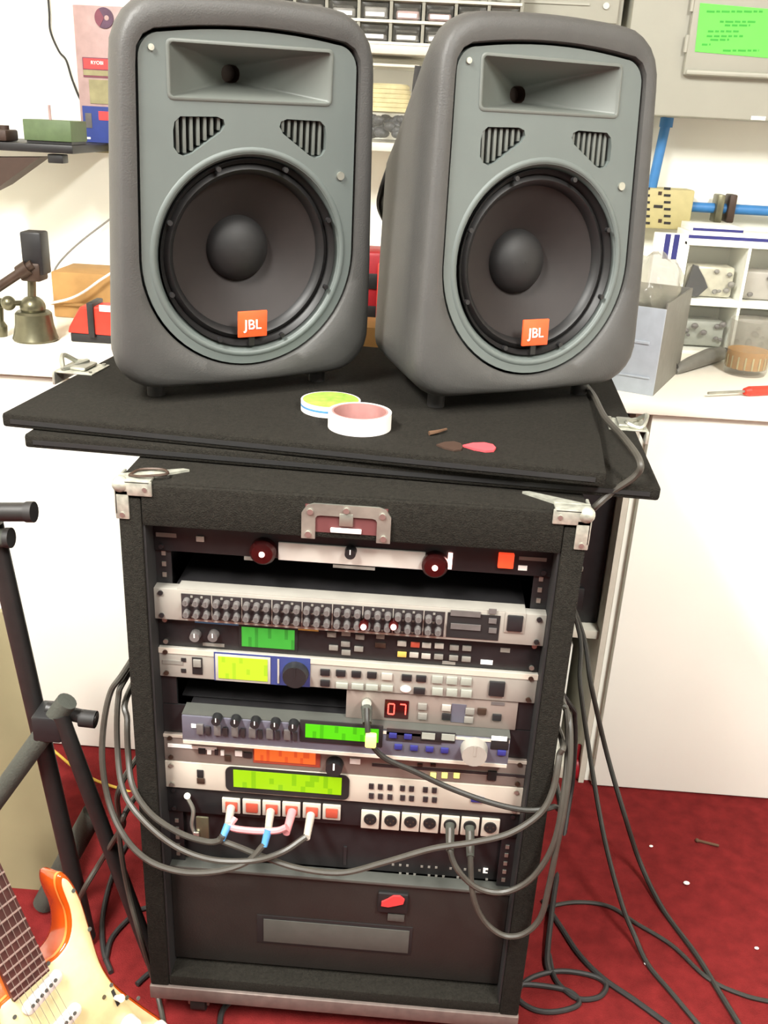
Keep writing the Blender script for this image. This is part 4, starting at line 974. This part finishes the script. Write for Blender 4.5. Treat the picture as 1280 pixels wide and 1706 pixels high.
# flat cartons on top of the drawers
z = z1+0.0025
for k, (du, w_, h_, lb) in enumerate(((0.0, 0.30, 0.016, 'flat white carton with navy stripe on the parts drawers'), (0.006, 0.10, 0.013, 'small white carton with navy stripe on top of the flat carton'))):
    t = thing('carton', lb, 'carton', (xa+0.1, 1.03, z), 'cartons on the parts drawers')
    MB().box(xa+du, xa+du+w_, 0.985, 1.09, z, z+h_, 0.001).build('box', 'ink_white', t)
    MB().box(xa+du-0.0004, xa+du+w_+0.0004, 0.9843, 0.9853, z+h_*0.3, z+h_*0.7).build('stripe', 'navy', t)
    z += h_+0.0003
# striped packet leaning beside them
a, b = PY(1102, 388, 1.0), PY(1130, 432, 1.0)
t = thing('packet', 'white packet with vertical navy stripes under the outlet box', 'packet', ((a.x+b.x)/2, 1.0, ZC))
MB().box(a.x-0.01, b.x+0.012, 0.995, 1.02, ZC, a.z, 0.002).build('pack', 'ink_white', t)
for s in (0.2, 0.62): MB().box(a.x+(b.x-a.x)*s, a.x+(b.x-a.x)*(s+0.26), 0.9942, 0.9952, b.z, a.z-0.001).build('stripe', 'navy', t)
# grey bin turned edge-on with crumpled bag
pc = PZ(1088, 660, ZC); pe = PZ(1135, 615, ZC); zt_ = PY(1095, 505, pc.y).z
t = thing('plastic_bin', 'pale grey plastic bin turned cornerwise beside the right loudspeaker', 'bin', (pc.x+0.03, pc.y+0.08, ZC))
e1 = Vector((pe.x-pc.x, pe.y-pc.y, 0)); e1.normalize(); e2 = Vector((-e1.y, e1.x, 0))
mt = Matrix((e1, e2, (0, 0, 1))).transposed().to_4x4(); mt.translation = Vector((pc.x, pc.y, ZC))
L_, D_, H_ = 0.22, 0.11, zt_-ZC
MB().box(0, L_, -0.0005, 0.003, 0, H_, 0.001, 2, mt).box(0, L_, D_-0.003, D_, 0, H_, 0.001, 2, mt).box(L_-0.003, L_, 0, D_, 0, H_, 0.001, 2, mt).box(0, L_, 0, D_, 0, 0.003, 0, 2, mt).build('bin_wall', 'grey_plastic', t)
MB().box(-0.002, 0.002, 0, D_, 0, H_*0.94, 0.001, 2, mt).box(-0.004, -0.002, 0.02, D_-0.02, H_*0.55, H_*0.58, 0.0005, 2, mt).box(-0.004, -0.002, 0.01, D_-0.01, H_*0.18, H_*0.2, 0.0005, 2, mt).build('bin_end', 'paleblue_plastic', t)
bm = bmesh.new(); bmesh.ops.create_icosphere(bm, subdivisions=4, radius=1.0)
from mathutils import noise as mnoise
for v in bm.verts:
    k = 1+0.22*mnoise.noise(v.co*2.3)+0.05*mnoise.noise(v.co*6.0)
    v.co = Vector((v.co.x*0.095, v.co.y*0.05, v.co.z*0.058))*k
c = mt @ Vector((0.11, D_/2, H_+0.01))
for v in bm.verts: v.co = mt.to_3x3() @ v.co + c
m = MB(); m.bm.free(); m.bm = bm
o = solo(m, 'plastic_bag', 'bag_film', 'crumpled translucent plastic bag stuffed in the grey bin', 'plastic bag', smooth=50)
# grey hand tool, tumbler, screwdriver, black plug
a, b = PZ(1128, 612, ZC+0.014), PZ(1205, 585, ZC+0.018)
ax = (b-a).normalized(); sd = ax.cross(Vector((0, 0, 1))).normalized()
t = thing('soldering_handle', 'grey tapered tool handle lying between the bin and the tumbler', 'hand tool', (a+b)/2-Vector((0, 0, 0.014)))
rings = []
for s, w_, h_ in ((0, 0.004, 0.004), (0.06, 0.011, 0.010), (0.3, 0.015, 0.013), (0.7, 0.018, 0.016), (0.95, 0.016, 0.014), (1.0, 0.010, 0.010)):
    c = a+(b-a)*s; c.z = ZC+h_+0.0005
    rings.append([c+sd*w_*math.cos(2*math.pi*k/16)+Vector((0, 0, 1))*h_*math.sin(2*math.pi*k/16) for k in range(16)])
MB().loft(rings).build('handle', 'grey_plastic', t)
MB().tube(spline([a+Vector((0, 0, 0)), a-ax*0.012+Vector((0, 0, 0.012)), a-ax*0.016+Vector((0, 0, 0.03))], 5), 0.0035, 8).build('tip', 'black_rubber', t)
MB().cyl(b-ax*0.004, b+ax*0.012, 0.008, 0.006, n=12).build('end_cap', 'black_rubber', t)
pj = PZ(1240, 622, ZC); rj = (PZ(1274, 622, ZC)-pj).length; hj = PY(1240, 533, pj.y-rj*0.2).z-ZC
t = thing('tumbler', 'glass tumbler with amber wax beside the red screwdriver', 'tumbler', (pj.x, pj.y, ZC))
MB().lathe([(rj*0.05, 0.0003), (rj*0.86, 0.0003), (rj*0.92, 0.006), (rj, hj), (rj*0.94, hj), (rj*0.87, 0.012), (rj*0.05, 0.010)], (pj.x, pj.y, ZC), (0, 0, 1), 40).build('glass', 'glass', t)
MB().lathe([(0.0005, 0.013), (rj*0.84, 0.013), (rj*0.88, hj*0.45), (0.0005, hj*0.45)], (pj.x, pj.y, ZC), (0, 0, 1), 32).build('wax', 'wax', t)
m = MB()
for k in range(18):
    an = 2*math.pi*k/18; m.box(-0.0016, 0.0016, rj*0.885, rj*0.9, 0.014, hj*0.36, 0.0003, 2, Matrix.Translation((pj.x, pj.y, ZC)) @ Matrix.Rotation(an, 4, 'Z'))
m.build('flutes', 'stuff_cream', t)
a, b = PZ(1180, 655, ZC+0.009), PZ(1242, 652, ZC+0.009); ax = (b-a).normalized()
t = thing('screwdriver', 'screwdriver with red handle on the counter edge at right', 'screwdriver', (b.x, b.y, ZC))
MB().cyl(a, b, 0.0025, n=10).build('shaft', 'zinc', t)
MB().cyl(b-ax*0.002, b+ax*0.008, 0.006, 0.009, n=14).cyl(b+ax*0.008, b+ax*0.075, 0.009, 0.0085, n=14).sphere(b+ax*0.075, 0.0085).build('handle', 'tool_red', t)
p = PZ(1284, 600, ZC); solo(MB().box(p.x-0.008, p.x+0.02, p.y-0.01, p.y+0.014, ZC+0.0003, ZC+0.022, 0.003).cyl((p.x-0.004, p.y, ZC+0.022), (p.x-0.004, p.y, ZC+0.034), 0.005, n=10), 'power_plug', 'black_plastic', 'black plug beside the tumbler at the right edge', 'plug')

# ------------------------------------------------------------------ between the loudspeakers, on the counter
a, b = PY(600, 420, 0.86), PY(650, 545, 0.86)
t = thing('tool_case', 'red and black tool case seen between the loudspeakers', 'tool case', ((a.x+b.x)/2, 0.92, ZC))
MB().box(a.x-0.08, b.x+0.06, 0.87, 0.98, ZC+0.0003, a.z, 0.008).build('case', 'deep_red', t)
for z in (0.28, 0.62): MB().box(a.x-0.082, b.x+0.062, 0.866, 0.87, ZC+(a.z-ZC)*z, ZC+(a.z-ZC)*(z+0.16), 0.001).build('band', 'black_plastic', t)
MB().box(b.x-0.03, b.x-0.012, 0.86, 0.87, ZC+0.02, a.z-0.02, 0.002).build('clasp', 'tool_red', t)
p = PZ(640, 578, ZC)
t = thing('cardboard_box', 'low cardboard box behind the lids between the loudspeakers', 'box', (p.x, 0.74, ZC))
zc_ = PY(640, 547, 0.70).z
MB().box(p.x-0.09, p.x+0.11, 0.70, 0.80, ZC+0.0003, max(zc_, ZC+0.03), 0.002).build('box', 'cardboard', t)
MB().box(p.x-0.02, p.x+0.02, 0.6992, 0.7002, ZC+0.012, ZC+0.024).build('printed_mark', 'twig', t)

# ------------------------------------------------------------------ left end of the counter
pv = PZ(60, 566, ZC)
t = thing('bench_vise', 'small bench vise with dark head and domed metal base', 'vise', (pv.x, pv.y, ZC))
def vz(v): return PY(60, v, pv.y).z
MB().lathe([(0.041, 0.0003), (0.043, 0.004), (0.040, 0.012), (0.036, 0.030), (0.034, 0.052), (0.030, 0.056), (0.0005, 0.056)], (pv.x, pv.y, ZC), (0, 0, 1), 32).build('base', 'steel_vise', t)
MB().sphere((pv.x, pv.y, ZC+0.064), 0.024, (1, 1, 0.9)).cyl((pv.x, pv.y, ZC+0.08), (pv.x+0.003, pv.y, ZC+0.115), 0.008, n=14).build('ball_joint', 'steel_vise', t)
zh = vz(440)
h = MB().box(pv.x-0.004, pv.x+0.036, pv.y-0.02, pv.y+0.02, zh-0.018, vz(385), 0.004).build('head', 'black_metal', t)
MB().box(pv.x-0.010, pv.x+0.030, pv.y-0.023, pv.y+0.018, zh-0.030, zh+0.005, 0.005).build('head_clamp', 'brown_metal', h)
a, b = PY(55, 440, pv.y-0.02), PY(-20, 490, pv.y-0.03)
MB().cyl(a, b, 0.009, n=12).cyl(a+(b-a)*0.1, a+(b-a)*0.3, 0.014, n=12).build('arm', 'brown_metal', t)
MB().cyl(PY(22, 505, pv.y-0.02), PY(45, 505, pv.y), 0.005, n=10).sphere(PY(14, 505, pv.y-0.02), 0.014).build('lock_knob', 'steel_vise', t)
p = PZ(2, 560, ZC)
solo(MB().lathe([(0.012, 0.0003), (0.014, 0.02), (0.008, 0.03), (0.010, 0.055), (0.018, 0.06), (0.016, 0.072), (0.0005, 0.075)], (p.x, p.y, ZC), (0, 0, 1), 20), 'metal_knob', 'steel_vise', 'small metal knob standing at the far left of the counter', 'knob')
# cardboard box with white cord over it
a, b = PY(84, 452, 0.97), PY(215, 542, 0.97)
t = thing('cardboard_box', 'tan cardboard box behind the bench vise', 'box', ((a.x+b.x)/2, 1.04, ZC))
MB().box(a.x, b.x+0.02, 0.97, 1.10, ZC+0.0003, a.z, 0.003).build('box', 'cardboard', t)
MB().box(a.x-0.004, b.x+0.024, 0.962, 1.104, PY(84, 508, 0.96).z, PY(84, 505, 0.96).z+0.002, 0.001).build('flap', 'cardboard', t)
cable('white cord lying across the tan cardboard box', [(80, 506, 0.955), (115, 498, 0.95), (140, 486, 0.95), (165, 468, 0.95), (190, 452, 0.955)], 0.0028, 'tape_white', name='white_cord')
cable('thin grey cord rising behind the left loudspeaker', [(88, 470, 1.0), (92, 448, 1.02), (110, 425, 1.06), (140, 398, 1.1), (190, 360, 1.14)], 0.0022, 'button_grey', name='grey_cord')
# red tool with black band
a, b = PZ(120, 566, ZC), PZ(215, 572, ZC); ze = PY(160, 505, a.y).z
t = thing('tape_gun', 'red hand tool with black strap behind the left loudspeaker', 'hand tool', ((a.x+b.x)/2, a.y, ZC))
q = [(a.x, ZC+0.018), (a.x+0.004, ZC+0.03), (a.x+0.028, ze-0.005), (b.x, ze), (b.x, ZC+0.016)]
MB().prism([(x, a.y-0.02, z) for x, z in q], (0, 0.05, 0)).build('body', 'tool_red', t, bevel=0.003)
MB().box(a.x+0.004, b.x, a.y-0.017, a.y+0.027, ZC+0.0003, ZC+0.018, 0.003).build('foot', 'black_plastic', t)
p = PY(153, 540, a.y-0.02); MB().box(p.x-0.007, p.x+0.006, a.y-0.025, a.y+0.035, ZC+0.012, ze+0.004, 0.002).build('strap', 'black_plastic', t)
p = PY(178, 514, a.y-0.02); MB().box(p.x-0.014, p.x+0.014, a.y-0.0225, a.y-0.02, p.z-0.006, p.z+0.006).build('label', 'ink_white', t)

# ------------------------------------------------------------------ left wall things
# black wall bracket with green box
yb = 0.96
t = thing('wall_bracket', 'black angled wall bracket at the far left', 'bracket', (PY(40, 250, yb).x, YW, PY(40, 310, yb).z))
a, b = PY(-40, 252, yb), PY(124, 246, yb)
MB().box(a.x-0.1, b.x, yb-0.01, YW-0.001, b.z-0.012, b.z+0.004, 0.002).build('plate', 'black_metal', t)
q = [PY(-40, 262, yb), PY(66, 262, yb), PY(0, 310, yb), PY(-40, 330, yb)]
MB().prism([(p.x, yb, p.z) for p in q], (0, 0.06, 0)).build('gusset', 'throat_brown', t)
p = PY(92, 266, yb); MB().box(p.x-0.016, p.x+0.016, yb, yb+0.03, p.z-0.007, p.z+0.01, 0.002).build('hook', 'black_metal', t)
ztop = b.z+0.0045
a, b = PY(40, 232, yb), PY(120, 240, yb)
t = thing('green_box', 'small green metal box on the black wall bracket', 'box', ((a.x+b.x)/2, yb+0.04, ztop))
MB().box(a.x, b.x, yb, yb+0.09, ztop+0.005, PY(80, 200, yb).z, 0.002).build('box', 'green_box', t)
MB().box(a.x+0.004, b.x-0.002, yb+0.004, yb+0.085, ztop, ztop+0.005).build('foot', 'black_plastic', t)
p = PY(83, 190, yb+0.03); MB().cyl((p.x, yb+0.03, PY(80, 203, yb+0.03).z), (p.x, yb+0.03, PY(83, 175, yb+0.03).z), 0.003, n=8).build('pin', 'pack_pink', t)
p = PY(6, 232, yb); solo(MB().box(p.x-0.03, p.x+0.006, yb, yb+0.06, ztop+0.0003, ztop+0.022, 0.004).cyl((p.x-0.01, yb+0.03, ztop+0.022), (p.x-0.01, yb+0.03, ztop+0.03), 0.01, n=12), 'black_gadget', 'throat_brown', 'dark gadget on the bracket at the very left edge', 'gadget')
# cable tacked on the wall
cable('thin dark wire hanging down the white wall', [(78, -30, 1.183), (82, 20, 1.183), (84, 52, 1.183), (98, 85, 1.183), (110, 100, 1.183), (120, 132, 1.183), (131, 160, 1.183), (140, 176, 1.185)], 0.0022, 'cable_dark', name='wall_wire')
# blister pack of saw blades
yk = 1.165
a, b = PY(137, -30, yk), PY(137, 236, yk); xr = PY(212, 100, yk).x
t = thing('blister_pack', 'hanging red and blue saw blade blister pack beside the left loudspeaker', 'blister pack', ((a.x+xr)/2, YW, b.z))
MB().box(b.x, xr, yk, YW-0.002, b.z, PY(137, 8, yk).z, 0.002).build('card', 'pack_pink', t)
def strip(name, m, v0, v1, u0=137, d=0.002):
    z1_, z0_ = PY(u0, v0, yk).z, PY(u0, v1, yk).z
    return MB().box(PY(u0, v0, yk).x+0.0004, xr-0.0005, yk-d, yk, z0_, z1_).build(name, m, t)
p = PY(174, 30, yk)
bl = MB().cyl((p.x, yk-0.003, p.z), (p.x, yk, p.z), 0.020, n=28).build('saw_blade', 'blade_dark', t)
MB().prism([(p.x+0.020*math.cos(a_), yk-0.0032, p.z+0.020*math.sin(a_)) for a_ in [math.radians(120+10*k) for k in range(13)]]+[(p.x, yk-0.0032, p.z)], (0, -0.0005, 0)).build('red_wedge', 'pack_maroon', bl)
MB().cyl((p.x+0.006, yk-0.0042, p.z), (p.x+0.006, yk-0.003, p.z), 0.005, n=14).build('hub', 'pack_pink', bl)
s1 = strip('brand_band', 'pack_maroon', 95, 128)
s2 = strip('red_band', 'tag_red', 97, 114, 139, 0.0028)
p = PY(162, 105, yk); wordmesh('RYOBI', 0.0098, 'ink_white', s2, (p.x+0.001, yk-0.0034, p.z))
strip('olive_band', 'pack_olive', 116, 125, 139, 0.0028)
strip('window', 'pack_olive', 132, 172, 148)
s3 = strip('blue_panel', 'pack_blue', 176, 236)
p = PY(172, 193, yk); MB().box(p.x-0.009, xr-0.001, yk-0.003, yk-0.002, p.z-0.009, p.z+0.009).build('red_patch', 'tag_red', s3)
p = PY(150, 200, yk); MB().box(p.x-0.009, p.x+0.005, yk-0.003, yk-0.002, p.z-0.016, p.z+0.014).build('picture', 'knob_grey', s3)
p = PY(148, 230, yk); MB().box(p.x-0.005, p.x+0.005, yk-0.003, yk-0.002, p.z-0.002, p.z+0.002).build('white_mark', 'ink_white', s3)
p = PY(168, 248, yk); MB().box(p.x-0.014, xr-0.002, yk+0.004, yk+0.012, p.z-0.008, b.z).build('lower_flap', 'pack_olive', t)

# ------------------------------------------------------------------ tan board leaning at the left
t = thing('leaning_board', 'tan board leaning behind the black stand at the left edge', 'board', (-0.65, 0.2, 0))
def SB(u, v): return PN(u, v, (0, 0.19, 0), Vector((0, -1, 0.10)).normalized())
q = [SB(-60, 1020), SB(8, 1020), SB(44, 1170), SB(82, 1330), SB(116, 1440), SB(92, 1490), SB(-60, 1500)]
nn = Vector((0, 1, 0)); o = MB().prism(q, (0, 0.012, 0)).build('board', 'tan_board', t, smooth=20)
zmin = min(p.z for p in q)
MB().box(q[-1].x-0.02, q[5].x-0.01, q[5].y+0.001, q[5].y+0.02, 0.0, zmin+0.03, 0.002).build('foot_rail', 'tan_board', t)

# ------------------------------------------------------------------ black tubular stand
YS = 0.09
t = thing('keyboard_stand', 'black tubular folding stand at the left edge', 'stand', (-0.6, YS, 0))
def tb(name, p, q, r, m='stand_black', n=16): return MB().cyl(p, q, r, n=n).build(name, m, t)
def ext(p, q):           # carry a leg on to the floor
    d = q-p; k = (0.012-p.z)/d.z; return p+d*k
a, b = PY(-12, 872, YS), PY(83, 1288, YS)
lg = tb('leg', a, ext(a, b), 0.0135)
a, b = PY(100, 1190, YS-0.035), PY(160, 1350, YS-0.035)
lg2 = tb('leg', a, ext(a, b), 0.0115)
tb('cross_arm', PY(112, 1168, YS-0.03), PY(-40, 1378, YS-0.03), 0.0145, 'foam_grey')
sb = tb('joint_bar', PY(78, 1180, YS-0.02), PY(160, 1199, YS-0.02), 0.010)
a, b = PY(134, 1196, YS-0.02), PY(160, 1199, YS-0.02)
MB().cyl(a, b, 0.0125, n=16).build('end_cap', 'black_rubber', sb)
MB().box(PY(72, 1172, YS).x, PY(118, 1172, YS).x, YS-0.045, YS, PY(90, 1206, YS).z, PY(90, 1166, YS).z, 0.004).build('hinge_block', 'black_plastic', t)
a, b = PY(-60, 853, YS-0.02), PY(44, 853, YS-0.02); ar = tb('top_arm', a, b, 0.0125)
MB().cyl(PY(44, 853, YS-0.02), PY(57, 853, YS-0.02), 0.0138, n=16).build('end_cap', 'black_rubber', ar)
a, b = PY(-50, 896, YS-0.01), PY(10, 896, YS-0.01); ar = tb('lower_arm', a, b, 0.0125, 'foam_grey')
MB().cyl(b, PY(19, 896, YS-0.01), 0.0138, n=16).build('end_cap', 'black_rubber', ar)
a, b = PY(156, 1352, YS+0.06), PY(70, 1510, YS+0.06)
tb('foam_arm', a, ext(a, b), 0.0175, 'foam_grey')

# ------------------------------------------------------------------ electric guitar
d = ray(48, 1640).normalized(); G0 = CAM + d*(1.0/d.dot(_fw))      # neck end on the face
lx_ = (CX-d*CX.dot(d)).normalized(); ly_ = lx_.cross(d)
gneck = (lx_*-0.451 + ly_*0.701 - d*0.55).normalized()
gacr = (lx_*0.689 + ly_*0.670 + d*0.291); gacr = (gacr-gneck*gacr.dot(gneck)).normalized()
gN = gacr.cross(gneck); gN = gN if gN.dot(-d) > 0 else -gN
gm = Matrix((gneck, gacr, gN)).transposed().to_4x4(); gm.translation = G0
t = thing('electric_guitar', 'orange electric guitar with cream pearl pickguard at the lower left', 'guitar', G0)
t.matrix_world = gm; t['_local'] = 1
gi = gm.inverted()
def GF(u, v):            # photo pixel to face coordinates (along neck, across)
    p = gi @ PN(u, v, G0, gN); return (p.x, p.y)
GS = 0.001*1.0/1.16
def sm(pts, n=3): # smooth closed outline
    P = [Vector((a*GS, b*GS, 0)) for a, b in pts]; N = len(P); out = []
    for i in range(N):
        a, b, c, e = P[i-1], P[i], P[(i+1) % N], P[(i+2) % N]
        for k in range(n):
            s = k/n; out.append(0.5*((2*b)+(c-a)*s+(2*a-5*b+4*c-e)*s*s+(3*b-a-3*c+e)*s**3))
    return out
body = [(5, 28), (3, 45), (9, 62), (24, 73), (45, 79), (64, 79), (82, 80), (93, 84), (96, 89), (92, 95), (75, 100), (45, 102), (0, 98), (-47, 94), (-80, 97), (-108, 104), (-160, 125), (-208, 145), (-260, 160), (-310, 156), (-350, 125), (-375, 70), (-380, 0), (-370, -80), (-340, -135), (-290, -160), (-230, -155), (-170, -130), (-120, -112), (-70, -105), (-20, -110), (30, -122), (80, -128), (115, -120), (128, -105), (118, -92), (90, -84), (50, -75), (20, -55), (6, -40), (5, -28)]
O = sm(body)
cen = Vector((-100*GS, 0, 0))
def inset(O, k):
    out = []; N = len(O)
    for i, p in enumerate(O):
        tg = O[(i+1) % N]-O[i-1]; nr = Vector((tg.y, -tg.x, 0)).normalized()
        out.append(p+nr*k)
    return out
sgn = 1 if (inset(O, 0.002)[20]-cen).length < (O[20]-cen).length else -1
def lay(O, k, z): return [p+Vector((0, 0, z)) for p in inset(O, sgn*k)]
MB().loft([lay(O, 0.006, -0.040), lay(O, 0.0015, -0.0385), lay(O, 0, -0.034), lay(O, 0, -0.0045), lay(O, 0.0012, -0.0015), lay(O, 0.004, -0.0004), lay(O, 0.0045, 0.0)]).build('body', 'guitar_orange', t, 60, local=True)
MB().loft([lay(O, -0.0003, -0.008), lay(O, -0.0005, -0.006), lay(O, -0.0003, -0.004)], False, False).build('binding', 'guitar_binding', t, 60, local=True)
guard = [(3, 27), (2, 46), (8, 64), (24, 77), (45, 83), (64, 84), (80, 85), (89, 89), (84, 93), (72, 96), (45, 98), (0, 94), (-47, 90), (-80, 93), (-108, 100), (-160, 121), (-205, 139), (-225, 132), (-235, 100), (-225, 60), (-190, 20), (-150, -20), (-110, -55), (-70, -62), (-30, -52), (0, -42), (3, -27)]
Gd = sm(guard)
pg = MB().loft([lay(Gd, 0, 0.0002), lay(Gd, 0, 0.0016), lay(Gd, 0.001, 0.0024)]).build('pickguard', 'pearl', t, 50, local=True)
for u, v in ((120, 1483), (147, 1547), (183, 1640), (228, 1662), (22, 1693), (78, 1604)):
    a, b = GF(u, v); MB().cyl((a, b, 0.0022), (a, b, 0.0034), 0.0024, n=10).build('screw', 'plate_grey', pg, local=True)
for (u0, v0, u1, v1) in ((97, 1617, 36, 1686), (129, 1672, 70, 1738), (166, 1712, 110, 1790)):
    a, b = Vector((*GF(u0, v0), 0)), Vector((*GF(u1, v1), 0)); c = (a+b)/2; e = (b-a); Lh = e.length/2; e.normalize(); n_ = Vector((-e.y, e.x, 0))
    def rp(k, z): return [c+e*x+n_*y+Vector((0, 0, z)) for x, y in rrect(Lh-k, 0.0082-k, 0.0078-k, 5)]
    pk_ = MB().loft([rp(0, 0.0024), rp(0, 0.0065), rp(0.001, 0.0075)]).build('pickup', 'pickup_white', t, 50, local=True)
    for k in range(6):
        q = c+e*(Lh-0.010)*(2*k/5-1); MB().cyl(q+Vector((0, 0, 0.0073)), q+Vector((0, 0, 0.0084)), 0.0022, n=10).build('pole_piece', 'plate_grey', pk_, local=True)
a, b = GF(190, 1661); sw = MB().box(a-0.011, a+0.011, b-0.002, b+0.002, 0.0024, 0.0032).build('switch_slot', 'ink_black', pg, local=True)
MB().cyl((a, b, 0.003), (a+0.004, b, 0.016), 0.0028, 0.0045, n=12).build('switch_tip', 'pickup_white', sw, local=True)
for u, v in ((171, 1660), (209, 1661)):
    a, b = GF(u, v); MB().cyl((a, b, 0.0022), (a, b, 0.0034), 0.0026, n=10).build('screw', 'steel_vise', pg, local=True)
for u, v in ((212, 1706), (262, 1716)):
    a, b = GF(u, v); MB().cyl((a, b, 0.0024), (a, b, 0.014), 0.012, 0.0095, n=24).build('control_knob', 'pickup_white', t, local=True)
# neck, frets, strings, headstock
NL = 0.36; w0, w1 = 0.0225, 0.0180
MB().prism([(0.002, -w0, -0.012), (0.002, w0, -0.012), (NL, w1, -0.012), (NL, -w1, -0.012)], (0, 0, 0.012)).build('neck', 'guitar_binding', t, local=True, bevel=0.004)
fb = MB().prism([(0.0, -w0, 0.0005), (0.0, w0, 0.0005), (NL, w1, 0.0005), (NL, -w1, 0.0005)], (0, 0, 0.0065)).build('fretboard', 'rosewood', t, local=True)
x = 0.004; k = 0; step = 0.0098
while x < NL-0.004:
    ww = w0+(w1-w0)*x/NL
    MB().box(x-0.0008, x+0.0008, -ww, ww, 0.007, 0.0082).build('fret', 'fret_wire', fb, local=True); x += step; step *= 1.06
st = MB()
for k in range(6):
    y0 = -0.020+0.008*k; y1 = -0.0145+0.0058*k; st.tube([(-0.170, y0+0.008, 0.013), (0.0, y0*0.9, 0.0105), (NL+0.02, y1, 0.009)], 0.00035, 4)
st.build('strings', 'zinc', t, local=True)
MB().box(-0.185, -0.165, -0.022, 0.038, 0.0003, 0.012, 0.002).build('bridge', 'chrome', t, local=True)
hs = MB().prism([(NL, -w1, -0.012), (NL, w1, -0.012), (NL+0.03, 0.03, -0.012), (NL+0.13, 0.045, -0.012), (NL+0.15, 0.02, -0.012), (NL+0.13, -0.012, -0.012), (NL+0.02, -0.020, -0.012)], (0, 0, 0.011)).build('headstock', 'guitar_binding', t, local=True, bevel=0.002)
for k in range(6): MB().cyl((NL+0.03+0.017*k, 0.022+0.002*k, -0.001), (NL+0.03+0.017*k, 0.022+0.002*k, 0.012), 0.004, n=10).build('tuning_post', 'chrome', hs, local=True)
# stand under the guitar
bt = gm @ Vector((-0.327, 0.0, -0.02))
t = thing('guitar_stand', 'low black guitar stand under the guitar at the lower left', 'stand', (bt.x, bt.y, 0))
hz_ = Vector((gacr.x, gacr.y, 0)).normalized(); fz = Vector((gN.x, gN.y, 0)).normalized()
low = min((gm @ (p+Vector((0, 0, z)))).z for p in O for z in (-0.04, 0.0))
for s in (-1, 1):
    b0 = bt+hz_*0.07*s; b0.z = low-0.009
    c_ = b0-fz*0.06; f_ = b0+fz*0.05
    MB().cyl(c_, f_, 0.008, n=12).build('cradle_arm', 'black_rubber', t)
    MB().cyl(c_, Vector((c_.x, c_.y, 0))+hz_*0.07*s-fz*0.05, 0.007, n=12).build('leg', 'stand_black', t)
b0 = bt-fz*0.06; b0.z = low-0.009
MB().cyl(b0-hz_*0.07, b0+hz_*0.07, 0.008, n=12).build('crossbar', 'stand_black', t)
e0 = bt+fz*0.045; e0.z = low-0.009
for s in (-1, 1): MB().cyl(e0+hz_*0.07*s, Vector((e0.x, e0.y, 0.0))+hz_*0.10*s+fz*0.06, 0.007, n=12).build('leg', 'stand_black', t)
for o in bpy.data.objects:
    if '_local' in o: del o['_local']
